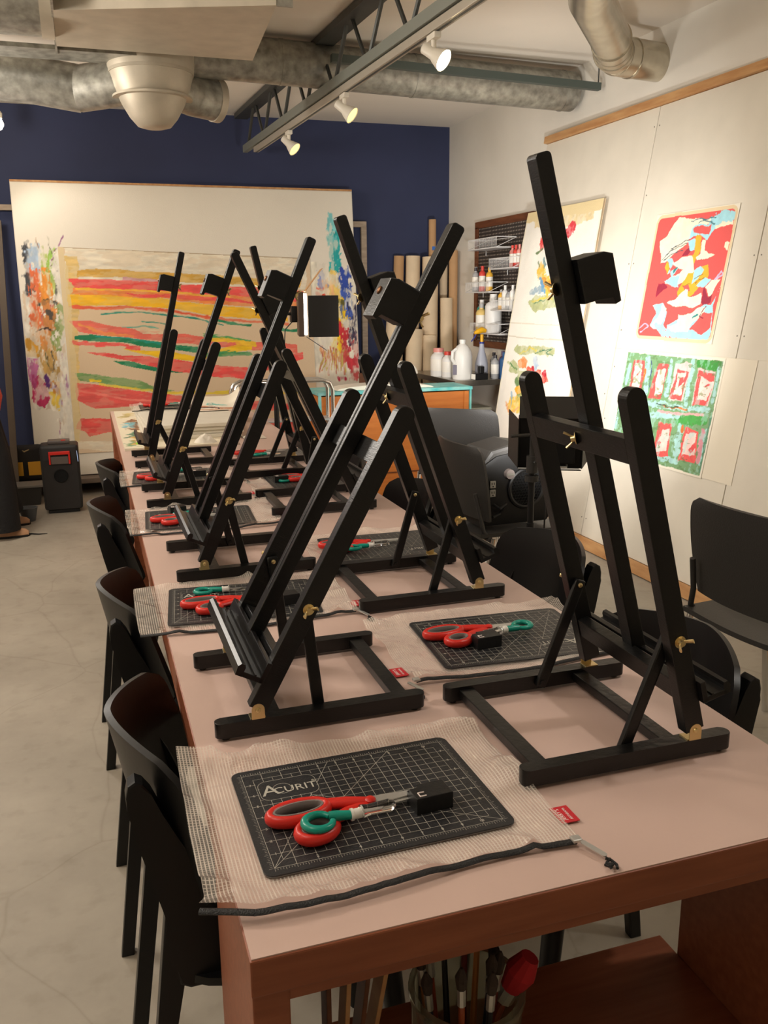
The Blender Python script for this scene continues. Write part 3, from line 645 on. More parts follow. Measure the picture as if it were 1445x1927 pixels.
# ---- big painting board leaning on the back wall
BA = math.atan2(0.22, 2.1)
def bb(x, t, off=0.0): return (x, 6.2 + math.sin(BA) * t - math.cos(BA) * off, 0.13 + math.cos(BA) * t + math.sin(BA) * off)
def bbfn(off, wav=0.0):
    def f(S, t):
        o = off + wav * vnoise(S, t, 3, 15)
        return S, 6.2 + math.sin(BA) * t - math.cos(BA) * o, 0.13 + math.cos(BA) * t + math.sin(BA) * o
    return f
root = thing('painting_board', 'huge white board leaning on the navy wall with loose brush marks at both sides', 'board', bb(0.75, 0.0))
o = MB().box((0, 0, 1.055), (2.53, 0.02, 2.11)).build('panel', GYPS, root, rot=(-BA, 0, 0)); o.location = (0, 0.011, 0)
o = MB().box((0, 0, 2.118), (2.53, 0.022, 0.014)).build('top_edge', PINE, root, rot=(-BA, 0, 0)); o.location = (0, 0.011, 0)
root.location = (0.745, 6.2, 0.13)
S, Tt, C = raster(-0.515, 2.005, 0.0, 2.105, 0.0062, (232, 224, 208), MU, jit=0.030, streak=(1, 0.4), seed=51, wash=0.16, ragged=1.0, dry=0.75)
p_ = painted('painted_face', S, Tt, C, bbfn(0.003), PAINT); p_.data.transform(Matrix.Translation((-0.745, -6.2, -0.13))); p_.parent = root
S, Tt, C = raster(-0.235, 1.635, 0.16, 1.665, 0.0045, (222, 196, 162), ST, jit=0.014, streak=(0.35, 1.3), seed=61, wash=0.10, ragged=0.9, dry=0.28)
top = 1.66 - (S + 0.2) * 0.038; C[Tt > top - 0.006 + 0.01 * vnoise(S, Tt, 9, 2)] = (190, 170, 140)
tan = (np.abs(S + 0.235) < 0.05 + 0.05 * vnoise(S, Tt, 8, 11)) & (Tt > 0.25); C[tan] = C[tan] * 0.3 + np.array((224, 204, 158)) * 0.7
o = painted('striped_painting', S, np.minimum(Tt, top), C, bbfn(0.010, 0.008), PAINT); tag(o, 'wide canvas painted with wavy coral, yellow, green and tan horizontal stripes', 'painting')
PLT = mat('platform_grey', (110, 96, 84), 0.7)
o = MB().box((0.585, 6.27, 0.105), (3.07, 0.42, 0.035), bev=0.003).box((-0.8, 6.3, 0.045), (0.06, 0.3, 0.085)).box((0.75, 6.3, 0.045), (0.06, 0.3, 0.085)).box((2.0, 6.3, 0.045), (0.06, 0.3, 0.085)).build('low_platform', PLT); tag(o, 'low grey timber platform on the floor under the big white board', 'platform')
# stretcher frames behind the big board
def frame(label, x0, x1, z0, z1, y, wd=0.045):
    mb = MB()
    mb.box(((x0 + x1) / 2, y, z1 - wd / 2), (x1 - x0, 0.03, wd), bev=0.002).box(((x0 + x1) / 2, y, z0 + wd / 2), (x1 - x0, 0.03, wd), bev=0.002)
    mb.box((x0 + wd / 2, y, (z0 + z1) / 2), (wd, 0.03, z1 - z0 - 2 * wd)).box((x1 - wd / 2, y, (z0 + z1) / 2), (wd, 0.03, z1 - z0 - 2 * wd))
    o = mb.build('stretcher_frame', mat('weathered_wood', (172, 154, 134), 0.7, var=0.2, vscale=12, stretch=(1, 1, 5))); tag(o, label, 'wooden frame')
frame('empty wooden stretcher frame standing behind the right end of the big board', 1.5, 2.15, 0.0, 2.01, 6.50)
frame('empty wooden stretcher frame standing behind the left end of the big board', -1.6, -0.42, 0.0, 2.08, 6.50, 0.04)
o = MB().box((0, 0, 1.0), (0.045, 0.03, 2.0), bev=0.002).build('wooden_post', mat('dark_timber', (96, 84, 72), 0.7), None, loc=(-0.66, 6.0, 0), rot=(-0.2, 0.02, 0)); tag(o, 'thin timber post leaning on the navy wall left of the big board', 'post')

# ---- ceiling: joist, track, ducts
def tubeobj(pts, r, m, name, parent=None, seg=24, **k): return MB().tube(pts, r, seg, **k).build(name, m, parent, smooth=True)
STG = mat('painted_steel_grey', (84, 86, 84), 0.5, 0.5, var=0.15, vscale=10)
root = thing('ceiling_joist', 'dark open web steel joist running along the ceiling over the table', 'joist')
def jx(y): return 1.16 + (6.3 - y) * 0.047
ya, yb = -1.0, 6.45
MB().box((0, 0, 0), (0.10, yb - ya, 0.035)).build('top_chord', STG, root, loc=(jx((ya + yb) / 2), (ya + yb) / 2, 2.745), rot=(0, 0, 0.047))
MB().box((0, 0, 0), (0.035, yb - ya - 0.2, 0.05)).build('bottom_chord', mat('painted_chord', (140, 144, 136), 0.5, 0.3), root, loc=(jx((ya + yb) / 2), (ya + yb) / 2, 2.50), rot=(0, 0, 0.047))
y = 6.25; k = 0
mb = MB()
while y > -0.6:
    mb.tube([(jx(y), y, 2.49), (jx(y - 0.22), y - 0.22, 2.74)], 0.011, 6); mb.tube([(jx(y - 0.30), y - 0.30, 2.74), (jx(y - 0.50), y - 0.50, 2.49)], 0.011, 6)
    y -= 0.52
mb.build('web_rods', STG, root)
root = thing('light_track', 'pale metal light track fixed under the ceiling joist with spotlights along it', 'light track')
MB().box((0, 0, 0), (0.038, 6.9, 0.035), bev=0.003).box((0, 0, -0.018), (0.012, 6.88, 0.002), mi=1).build('rail', [mat('track_aluminium', (190, 182, 168), 0.4, 0.3), STG], root, loc=(jx(2.6) + 0.012, 2.6, 2.452), rot=(0, 0, 0.047))
def spotlight(y, label, on, aim, power, head=None):
    x = jx(y) + 0.012
    root = thing('track_spotlight', label, 'spotlight', (x, y, 2.432), group='white spotlights on the ceiling track')
    MB().box((0, 0, -0.012), (0.03, 0.09, 0.024), bev=0.004).cyl((0, 0, -0.02), (0, 0, -0.06), 0.011, seg=12).build('mount', WHITE, root)
    d = (Vector(head or aim) - Vector((x, y, 2.36))).normalized(); q = d.to_track_quat('Z', 'Y').to_euler()
    MB().lathe([(0.0, -0.055), (0.022, -0.052), (0.024, 0.0), (0.03, 0.012), (0.045, 0.055), (0.043, 0.056), (0.03, 0.016), (0.0, 0.014)], 24, caps=False).build('lamp_head', WHITE, root, True, loc=(0, 0, -0.075), rot=q)
    bm_ = mat('lamp_bulb_on', (255, 232, 190), 0.3, emit=30.0) if on else mat('lamp_bulb_dim', (255, 232, 150), 0.3, emit=1.2)
    MB().lathe([(0.0, 0.040), (0.025, 0.043), (0.040, 0.050), (0.0, 0.056)] if on else [(0.0, 0.040), (0.028, 0.043), (0.041, 0.052), (0.0, 0.054)], 24, caps=False).build('bulb', bm_, root, True, loc=(0, 0, -0.075), rot=q)
    if power:
        p0 = Vector((x, y, 2.357)) + d * 0.085
        lamp('spotlight_beam', 'SPOT', p0, power, NEUT, 0.04, target=aim, angle=75, blend=0.8)
spotlight(5.15, 'white track spotlight nearest the navy wall, aimed at the far corner', False, (2.2, 4.3, 1.2), 20)
spotlight(4.05, 'middle white track spotlight in front of the long grey duct', False, (2.5, 3.1, 1.2), 22)
spotlight(2.92, 'glowing white track spotlight nearest the viewer, beside the shiny round duct', True, (2.2, 1.9, 1.5), 8)
spotlight(1.5, 'white track spotlight above the middle of the table, unseen and added to light the right boards', True, (2.7, 1.6, 1.0), 7)  # unseen lamp, added on the track for more light on the boards
spotlight(0.2, 'white track spotlight above the near end of the table, unseen and added to light the table', True, (0.2, 0.9, 0.78), 22)  # another unseen lamp added, brightens the near table
# second track lamp at the left
root = thing('wall_spotlight', 'bare glowing spotlight at the left edge of the photo under the left duct', 'spotlight', (-0.53, 6.0, 2.62))
MB().cyl((0, 0, 0.15), (0, 0, -0.02), 0.012).lathe([(0.0, -0.045), (0.03, -0.05), (0.034, -0.02), (0.02, 0.0)], caps=False).build('lamp_head', WHITE, root, True)
MB().lathe([(0.0, -0.125), (0.022, -0.118), (0.036, -0.095), (0.036, -0.08), (0.026, -0.055), (0.0, -0.048)], caps=False).build('bulb', mat('lamp_bulb_on'), root, True)
lamp('left_spot_beam', 'SPOT', (-0.53, 5.97, 2.47), 10, WARM, 0.04, target=(0.3, 6.3, 0.9), angle=100)

root = thing('round_duct', 'long galvanised round duct crossing under the ceiling to the right wall', 'duct')
tubeobj([(0.50, 4.35, 2.645), (2.86, 4.50, 2.624)], 0.113, GALV, 'duct_body', root, 36)
mb = MB()
for t in (0.02, 0.22, 0.55, 0.97):
    a = Vector((0.50, 4.35, 2.645)).lerp(Vector((2.86, 4.50, 2.624)), t); MB().tube([a - Vector((0.008, 0, 0)), a + Vector((0.008, 0, 0))], 0.116, 36).build('duct_seam', GALV, root, True)
o = MB().box((0, 0, 0), (1.62, 0.04, 0.04), bev=0.002).build('ceiling_channel', mat('channel_green_grey', (86, 96, 92), 0.5, 0.4), None, loc=(2.06, 4.19, 2.61), rot=(0, 0.027, 0)); tag(o, 'thin green grey steel channel hanging in front of the long duct', 'steel bar')
o = MB().cyl((0, 0, 0), (0, 0, 0.17), 0.004, seg=8).build('hanger_rod', STG, None, loc=(2.86, 4.19, 2.60)); tag(o, 'thin hanger rod at the right end of the steel channel', 'rod')
# right shiny duct with elbow
GALS = mat('galvanised_shiny', (196, 188, 170), 0.26, 0.85, var=0.15, vscale=14)
root = thing('elbow_duct', 'shiny round duct dropping from the ceiling and bending into the right wall', 'duct')
tubeobj([(1.62, 2.2, 2.60), (2.00, 2.85, 2.60), (2.42, 3.36, 2.60), (2.49, 3.46, 2.60)], 0.093, GALS, 'duct_run', root, 36)
tubeobj([(2.49, 3.46, 2.60), (2.56, 3.56, 2.60), (2.66, 3.62, 2.60), (2.90, 3.66, 2.60)], 0.095, GALS, 'elbow', root, 36)
mb = MB()
for a, b in (((2.42, 3.36, 2.60), (2.435, 3.382, 2.60)), ((2.53, 3.52, 2.6), (2.54, 3.535, 2.6)), ((2.60, 3.59, 2.60), (2.615, 3.598, 2.60)), ((2.70, 3.628, 2.60), (2.71, 3.63, 2.60))): mb.tube([a, b], 0.099, 36)
mb.build('collar_bands', GALS, root, True)
# left duct assembly
root = thing('duct_plenum', 'big rectangular sheet metal duct box at the top left with a round drop below it', 'duct')
MB().prism([(-0.115, 4.02 - 0.55), (0.74, 3.15), (0.80, 4.02), (-0.115, 4.02)], 2.55, 2.77).build('box', GALVL, root)
MB().box((-0.118, 3.7, 2.66), (0.01, 0.95, 0.22)).box((0.77, 3.16, 2.66), (0.08, 0.01, 0.22)).build('box_flange', GALV, root)
MB().lathe([(0.05, -0.36), (0.085, -0.35), (0.12, -0.31), (0.155, -0.25), (0.19, -0.17), (0.215, -0.08), (0.222, 0.0), (0.215, 0.06)], 40).build('round_drop', GALVL, root, True, loc=(0.33, 4.30, 2.62))
MB().tube([(0.33, 4.30, 2.515), (0.33, 4.30, 2.53)], 0.213, 40).tube([(0.33, 4.30, 2.40), (0.33, 4.30, 2.41)], 0.20, 40).build('drop_seams', GALVL, root, True)
MB().tube([(0.36, 4.34, 2.50), (0.55, 4.44, 2.46), (0.70, 4.5, 2.45)], 0.105, 32).build('right_stub', GALV, root, True)
MB().tube([(0.665, 4.487, 2.452), (0.70, 4.5, 2.45)], 0.110, 32).build('stub_collar', GALVL, root, True)
root = thing('left_duct', 'mottled galvanised round duct bending left from the round drop', 'duct')
tubeobj([(0.24, 4.34, 2.50), (0.10, 4.42, 2.48), (-0.03, 4.50, 2.47)], 0.112, GALV, 'elbow', root, 32)
tubeobj([(-0.01, 4.50, 2.47), (-0.25, 4.50, 2.50), (-2.4, 4.45, 2.62)], 0.115, GALV, 'duct_run', root, 32)
root = thing('oval_duct', 'dark mottled duct at the top left corner joined to the plenum box', 'duct')
MB().tube([(-2.4, 3.72, 2.66), (-0.16, 3.72, 2.66)], 0.19, 32, sq=(1.1, 0.75)).build('duct_run', GALV, root, True)
MB().tube([(-0.17, 3.72, 2.66), (-0.118, 3.72, 2.66)], 0.20, 32, sq=(1.1, 0.75)).build('collar', GALVL, root, True)
o = MB().box((0, 0, 0), (2.6, 0.20, 0.02)).build('duct_shelf', GALV, None, loc=(-1.05, 4.2, 2.565)); tag(o, 'flat galvanised duct panel between the two round ducts at the left', 'duct')

# ============================================================ TABLE
TW, TL = 0.768, 4.60
root = thing('work_table', 'long wooden work table with a pink top set with easels down both sides', 'table', (0, 0, 0))
MB().box((TW / 2, TL / 2, TT - 0.0225), (TW, TL, 0.042), bev=0.002).build('tabletop', TBWD, root)
MB().box((TW / 2, TL / 2, TT - 0.0008), (TW - 0.004, TL - 0.004, 0.0016)).build('pink_surface', PINK, root)
ap = MB()
ap.box((TW / 2, 0.012 + 0.012, TT - 0.0535), (TW - 0.012, 0.022, 0.024)).box((TW / 2, TL - 0.02, TT - 0.07), (TW - 0.06, 0.022, 0.055))
ap.box((0.016, TL / 2, TT - 0.07), (0.02, TL - 0.6, 0.055)).box((TW - 0.016, TL / 2, TT - 0.07), (0.02, TL - 0.6, 0.055))
ap.build('apron', TBWD, root)
for x in (0.021, TW - 0.021):
    for y0, y1 in ((0.01, 0.29), (2.30, 2.48), (4.3, 4.58)):
        MB().box((x, (y0 + y1) / 2, (TT - 0.044) / 2), (0.038, y1 - y0, TT - 0.044), bev=0.002).build('leg_panel', TBWD, root)
MB().box((TW / 2, 0.17, 0.35), (TW - 0.08, 0.33, 0.022), bev=0.002).build('shelf', TBWD, root)
# brush pot under the table
root = thing('brush_pot', 'big glass jar of paintbrushes on the shelf under the near end of the table', 'brush jar', (0.29, 0.14, 0.362))
JAR = mat('jar_glass', (200, 200, 180), 0.08, trans=0.85, ior=1.3)
MB().lathe([(0.0, 0.0), (0.066, 0.0), (0.07, 0.01), (0.07, 0.175), (0.074, 0.18), (0.074, 0.19), (0.066, 0.19), (0.066, 0.012), (0.0, 0.01)], 32, caps=False).build('jar', JAR, root, True)
random.seed(5)
hc = [(24, 24, 28), (150, 70, 40), (40, 40, 44), (190, 120, 60), (30, 36, 60), (110, 40, 36)]
for i in range(12):
    a = i * 2.4; r = 0.02 + 0.03 * ((i * 7) % 5) / 5; c = Vector((math.cos(a) * r, math.sin(a) * r, 0.014)); d = Vector((math.cos(a) * 0.10, math.sin(a) * 0.07, 1)).normalized()
    h = 0.22 + 0.012 * (i % 4); top = c + d * h; b = thing('paintbrush', '', 'paintbrush', (0.29, 0.14, 0.362), group='paintbrushes in the glass jar under the table')
    b['label'] = 'paintbrush standing in the glass jar under the table, among other brushes'
    MB().tube([c, c + d * h * 0.4, top - d * 0.055], [0.003, 0.0045, 0.004], 8).build('handle', mat('brush_handle_%d' % (i % 6), hc[i % 6], 0.3), b)
    MB().tube([top - d * 0.055, top - d * 0.03], 0.0055, 8).build('ferrule', STEEL, b)
    MB().tube([top - d * 0.03, top - d * 0.014, top], [0.006, 0.008, 0.002], 8).build('bristles', mat('bristle_dark', (60, 48, 40), 0.9), b)
b = thing('paintbrush', 'wide red bristled brush leaning out of the glass jar under the table', 'paintbrush', (0.29, 0.14, 0.362))
MB().tube([(0.0, 0, 0.04), (0.045, -0.015, 0.17)], 0.006, 8).build('handle', mat('brush_handle_1'), b)
MB().tube([(0.045, -0.015, 0.17), (0.052, -0.02, 0.19)], 0.012, 10).build('ferrule', STEEL, b)
MB().tube([(0.052, -0.02, 0.19), (0.062, -0.026, 0.215), (0.072, -0.030, 0.236)], [0.014, 0.020, 0.012], 12).build('bristles', mat('bristle_red', (170, 30, 34), 0.9), b)
root = thing('wood_offcut', 'small stack of thin wood strips on the shelf beside the brush jar', 'wood strips', (0.11, 0.15, 0.362))
for i in range(4): MB().box((0.014 * i, 0.01 * i, 0.13), (0.006, 0.03, 0.24 + 0.012 * i), Rm(0.06 * i, 'Y'), bev=0.001).build('strip', PINE if i % 2 else DKWD, root)

# ============================================================ EASELS
HX, HZ = 0.062, 0.038
def easel_parts():
    P = {}
    hid = {}
    def keep(k, o): P[k] = o; return o
    rail = MB().prism(rrect(0.32, 0.022, 0.009, 5), 0.005, 0.028, bev=0.0012).cyl((-0.145, 0, 0), (-0.145, 0, 0.006), 0.006, seg=12).cyl((0.145, 0, 0), (0.145, 0, 0.006), 0.006, seg=12)
    keep('base_rail', rail.build('base_rail', BLK))
    keep('base_crossbar', MB().box((0, 0, 0), (0.024, 0.24, 0.014), bev=0.0012).build('base_crossbar', BLK))
    br = MB().box((0, 0, 0.0008), (0.022, 0.018, 0.0016)); 
    pts = [(-0.0095, 0), (0.0095, 0)] + [(0.0095 * math.cos(a), 0.014 + 0.0095 * math.sin(a)) for a in [math.pi * k / 10 for k in range(11)]]
    br.prism(pts, -0.0008, 0.0008, M=T(0, 0.0100, 0) @ Rm(math.pi / 2, 'X'))
    keep('hinge_bracket', br.build('hinge_bracket', BRASS))
    keep('screw', MB().lathe([(0.0, 0.0), (0.004, 0.0), (0.0036, 0.0015), (0.002, 0.0024), (0.0, 0.0026)], 12, caps=False).build('screw', BRASS))
    keep('strut', MB().box((0, 0, 0.084), (0.018, 0.009, 0.184), bev=0.003).cyl((0, -0.007, 0.0), (0, 0.007, 0.0), 0.005, seg=12).build('strut', BLK))
    post = MB().prism([(-0.014, 0.0), (0.014, 0.0)] + [(0.014 * math.cos(a), 0.471 + 0.014 * math.sin(a)) for a in [math.pi * k / 12 for k in range(13)]], -0.010, 0.010, M=Rm(math.pi / 2, 'X'), bev=0.0015)
    keep('side_post', post.build('side_post', BLK))
    mast = MB().prism(rrect(0.022, 0.712, 0.006, 4, 0, 0.356), -0.013, 0.013, M=Rm(math.pi / 2, 'X'), bev=0.0015)
    keep('mast', mast.build('mast', BLK))
    keep('groove', MB().box((0, 0, 0), (0.001, 0.006, 0.56)).build('groove', mat('groove_black', (6, 6, 6), 0.7)))
    keep('back_bar', MB().box((0, 0, 0), (0.014, 0.242, 0.034), bev=0.0012).build('back_bar', BLK))
    keep('lower_bar', MB().box((0, 0, 0), (0.018, 0.242, 0.030), bev=0.0012).build('lower_bar', BLK))
    # clamp: body seen from the side is a block with a longer front plate
    prof = [(0.0, 0.031), (-0.040, 0.031), (-0.052, 0.026), (-0.052, -0.036), (-0.044, -0.038), (-0.042, -0.026), (0.0, -0.026)]
    keep('clamp_block', MB().prism(prof, -0.026, 0.026, M=Rm(math.pi / 2, 'X'), bev=0.002).build('clamp_block', BLK))
    keep('bolt_head', MB().lathe([(0.0, 0.0), (0.0065, 0.0), (0.006, 0.0022), (0.003, 0.0036), (0.0, 0.004)], 16, caps=False).build('bolt_head', mat('aged_bronze', (120, 84, 58), 0.35, 0.9)))
    wn = MB().cyl((0, 0, 0), (0, 0, 0.007), 0.005, 0.004, seg=16).cyl((0, 0, 0), (0, 0, 0.001), 0.0085, seg=16)
    for s in (-1, 1): wn.tube([(s * 0.002, 0, 0.003), (s * 0.007, 0, 0.009), (s * 0.011, 0, 0.015)], [0.0022, 0.0030, 0.0034], 10, sq=(1, 0.5))
    keep('wing_nut', wn.build('wing_nut', BRASS, None, True))
    tr = MB().box((-0.018, 0, 0.016), (0.008, 0.30, 0.032), bev=0.001).box((-0.034, 0, 0.004), (0.036, 0.30, 0.008), bev=0.001)
    tr.prism([(-0.058, 0.0), (-0.048, 0.0), (-0.048, 0.014), (-0.050, 0.018), (-0.056, 0.018), (-0.0595, 0.013)], -0.15, 0.15, M=Rm(math.pi / 2, 'X'))
    tr.box((-0.030, 0, 0.0085), (0.003, 0.30, 0.003))
    keep('tray', tr.build('tray', mat('tray_black', (20, 19, 19), 0.3, var=0.1, vscale=20)))
    return P
EP = easel_parts()
PROTO = list(EP.values())
def easel(front, yc, deg, right, label, clamp=0.60):
    rz = math.pi if right else 0.0
    root = thing('table_easel', label, 'easel', (front, yc, TT), rz, 'black wooden tabletop easels on the pink table')
    def put(k, loc, rot=(0, 0, 0), par=None, name=None):
        o = EP[k].copy(); COL.objects.link(o); o.parent = par or root; o.location = loc; o.rotation_euler = rot
        o.name = name or k; return o
    th = math.radians(deg); s, c = math.sin(th), math.cos(th)
    def tp(x, y, z): return (HX + x * c + z * s, y, HZ + 0.004 - x * s + z * c)   # point on the tilted upright
    for y in (-0.131, 0.131):
        sg = 1 if y > 0 else -1
        put('base_rail', (0.16, y, 0.0))
        b = put('hinge_bracket', (HX, y, 0.028), (0, 0, 0 if sg > 0 else math.pi))
        put('screw', (0, 0.0108, 0.014), (-math.pi / 2, 0, 0), b)
        put('side_post', tp(0, y, 0.0), (0, th, 0))
        # strut: foot pinned to the rail, top pinned to the post at distance 0.168
        fx, fz = 0.158, 0.018
        dx, dz = HX - fx, HZ + 0.004 - fz; B = dx * s + dz * c; Cc = dx * dx + dz * dz - 0.168 ** 2
        t = -B + math.sqrt(max(B * B - Cc, 0)); px_, pz_ = HX + t * s, HZ + 0.004 + t * c
        a = math.atan2(px_ - fx, pz_ - fz)
        put('strut', (fx, y - sg * 0.016, fz), (0, a, 0))
        put('wing_nut', (px_, y + sg * 0.0105, pz_), (-sg * math.pi / 2, 0.5 * sg, 0))
        put('screw', (px_, y - sg * 0.021, pz_), (sg * math.pi / 2, 0, 0))
    put('base_crossbar', (0.087, 0, 0.0165)); put('base_crossbar', (0.286, 0, 0.0165))
    put('lower_bar', tp(0.003, 0, 0.062), (0, th, 0)); put('back_bar', tp(0.007, 0, 0.405), (0, th, 0))
    put('wing_nut', tp(0.0145, 0, 0.405), (0.6, th + math.pi / 2, 0))
    m = put('mast', tp(-0.012, 0, 0.060), (0, th, 0)); put('groove', (-0.011, 0, 0.36), (0, 0, 0), m); 
    cb = put('clamp_block', tp(-0.0235, 0, clamp), (0, th, 0)); put('bolt_head', (-0.0522, 0, 0.006), (0, -math.pi / 2, 0), cb)
    put('wing_nut', tp(0.0, 0, clamp), (1.1, th + math.pi / 2, 0))
    put('tray', tp(0, 0, 0.040), (0, th, 0))
    return root
easel(0.030, 0.584, 28.8, False, 'black table easel nearest the viewer on the left side, leaning far back', 0.622)
easel(0.050, 1.345, 23.8, False, 'second black table easel from the viewer on the left side', 0.64)
easel(0.036, 2.115, 21.2, False, 'third black table easel from the viewer on the left side', 0.645)
easel(0.040, 2.825, 13.7, False, 'farthest black table easel on the left side, standing nearly upright by the white boards', 0.645)
easel(0.705, 0.325, 15.2, True, 'largest black table easel at the near right, tall mast crossing the white wall', 0.605)
easel(0.698, 1.018, 19.6, True, 'second black table easel from the viewer on the right side', 0.612)
easel(0.694, 1.885, 24.9, True, 'third black table easel on the right side, leaning low with its mast crossing another', 0.60)
easel(0.694, 2.475, 12.2, True, 'farthest black table easel on the right side, slim upright mast', 0.63)
for o in PROTO: bpy.data.objects.remove(o, do_unlink=True)

# ============================================================ KITS: pouch, cutting mat, scissors, craft knife, sharpener
def pouch_mat():
    m = bpy.data.materials.new('clear_mesh_vinyl'); m.use_nodes = True; nt = m.node_tree; N = nt.nodes; L = nt.links; b = N['Principled BSDF']
    b.inputs['Base Color'].default_value = (*lin((244, 232, 218)), 1); b.inputs['Roughness'].default_value = 0.16; b.inputs['Specular IOR Level'].default_value = 0.9
    b.inputs['Coat Weight'].default_value = 0.6; b.inputs['Coat Roughness'].default_value = 0.08
    nb = N.new('ShaderNodeTexNoise'); nb.inputs['Scale'].default_value = 14; nb.inputs['Detail'].default_value = 2; nb.inputs['Distortion'].default_value = 1.2
    bp = N.new('ShaderNodeBump'); bp.inputs['Strength'].default_value = 0.8; bp.inputs['Distance'].default_value = 0.012; L.new(nb.outputs['Fac'], bp.inputs['Height']); L.new(bp.outputs[0], b.inputs['Normal'])
    tc = N.new('ShaderNodeTexCoord'); L.new(tc.outputs['Object'], nb.inputs['Vector']); sep = N.new('ShaderNodeSeparateXYZ'); L.new(tc.outputs['Object'], sep.inputs[0])
    def stripe(out, period, duty):
        a = N.new('ShaderNodeMath'); a.operation = 'DIVIDE'; a.inputs[1].default_value = period; L.new(out, a.inputs[0])
        f = N.new('ShaderNodeMath'); f.operation = 'FRACT'; L.new(a.outputs[0], f.inputs[0])
        l = N.new('ShaderNodeMath'); l.operation = 'LESS_THAN'; l.inputs[1].default_value = duty; L.new(f.outputs[0], l.inputs[0]); return l.outputs[0]
    s1 = stripe(sep.outputs['X'], 0.0042, 0.34); s2 = stripe(sep.outputs['Y'], 0.0042, 0.18)
    mx = N.new('ShaderNodeMath'); mx.operation = 'MAXIMUM'; L.new(s1, mx.inputs[0]); L.new(s2, mx.inputs[1])
    ns = N.new('ShaderNodeTexNoise'); ns.inputs['Scale'].default_value = 9; L.new(tc.outputs['Object'], ns.inputs['Vector'])
    ma = N.new('ShaderNodeMath'); ma.operation = 'MULTIPLY_ADD'; ma.inputs[1].default_value = 0.40; L.new(mx.outputs[0], ma.inputs[0])
    mb_ = N.new('ShaderNodeMath'); mb_.operation = 'MULTIPLY_ADD'; mb_.inputs[1].default_value = 0.42; mb_.inputs[2].default_value = -0.02; L.new(ns.outputs['Fac'], mb_.inputs[0]); L.new(mb_.outputs[0], ma.inputs[2])
    tr = N.new('ShaderNodeBsdfTransparent'); ms = N.new('ShaderNodeMixShader'); out = N['Material Output']
    L.new(ma.outputs[0], ms.inputs[0]); L.new(tr.outputs[0], ms.inputs[1]); L.new(b.outputs[0], ms.inputs[2]); L.new(ms.outputs[0], out.inputs['Surface'])
    return m
VINYL = pouch_mat(); ZIP = mat('zipper_black', (18, 18, 18), 0.5, bump=0.4, bscale=500); TAGR = mat('woven_red_tag', (190, 36, 44), 0.6); TAGW = mat('tag_white', (240, 225, 220), 0.6)
def pouch(cx, cy, w, h, rz, label, seed, tag_side=1, z=TT, corners=None):
    root = thing('zip_pouch', label, 'pouch', (cx, cy, z), rz, 'clear mesh zip pouches under the cutting mats')
    n, m = 84, 64
    U, V = np.meshgrid(np.linspace(-1, 1, n), np.linspace(-1, 1, m), indexing='ij')
    X = U * w / 2; Y = V * h / 2
    X = X * (1 - 0.015 * V * V) ; Y = Y + 0.008 * np.sin(U * 3 + seed) * V
    edge = np.clip((np.maximum(np.abs(U) - 0.72, 0) / 0.28) + (np.maximum(np.abs(V) - 0.72, 0) / 0.28), 0, 1)
    nz = vnoise(X, Y, 16, seed, 3); rid = 1 - np.abs(vnoise(X + Y * 0.4, Y - X * 0.3, 7, seed + 3, 3)) * 6
    Z = 0.0022 + edge * (0.009 * (nz + 0.4) + 0.012 * np.clip(rid, 0, 1) ** 2) * (1 - 0.0 * U)
    if corners: X, Y, Z = corners(U, V, X, Y, Z)
    P = [[Vector((X[i, j], Y[i, j], max(Z[i, j], 0.0012))) for j in range(m)] for i in range(n)]
    MB().grid(P).build('pouch_body', VINYL, root, True)
    zp = [Vector((X[i, 0], Y[i, 0] - 0.003, 0.003 + 0.45 * max(Z[i, 0] - 0.003, 0))) for i in range(0, n, 2)]
    MB().tube(zp, 0.0036, 8, sq=(1.3, 0.7)).build('zipper', ZIP, root, True)
    sx = tag_side
    ex = zp[-1] if sx > 0 else zp[0]
    MB().box((ex.x, ex.y, ex.z + 0.003), (0.012, 0.011, 0.004), bev=0.0015).build('zipper_slider', STEEL, root)
    MB().prism(rrect(0.034, 0.007, 0.003, 4), 0, 0.0014, M=T(ex.x + sx * 0.010, ex.y - 0.022, ex.z + 0.002) @ Rm(-1.15 * 1, 'Z') @ Rm(0.06, 'Y')).build('pull_tab', STEEL, root)
    q = Vector((ex.x + sx * 0.014, ex.y - 0.040, 0.004))
    MB().tube([q + Vector((0.003 * math.sin(a * 3), -0.004 * a, 0.002 * math.cos(a * 2))) for a in [k * 0.5 for k in range(9)]], 0.0022, 6).tube([q + Vector((0.005, 0, 0)), q + Vector((0.007, -0.012, 0)), q + Vector((0.004, -0.018, 0))], 0.0018, 6).build('pull_cord', ZIP, root)
    tx = sx * (w / 2 + 0.008); ty = -h / 2 + 0.055
    tm = MB().box((tx, ty, 0.003), (0.024, 0.034, 0.0012), bev=0.0004)
    Mt = T(tx, ty, 0.0038) @ Rm(math.pi / 2, 'Z'); 
    text_mesh("JERRY'S", 0.0075, Mt @ T(0, 0.005, 0), tm, 1, 0.0001); text_mesh("ARTARAMA", 0.0048, Mt @ T(0, -0.004, 0), tm, 1, 0.0001)
    tm.build('fabric_tag', [TAGR, TAGW], root)
    return root
MATB = mat('mat_black', (34, 34, 36), 0.42, bump=0.1, bscale=500); MATG = mat('mat_grey_core', (120, 118, 116), 0.6); MATL = mat('mat_line', (172, 168, 156), 0.6)
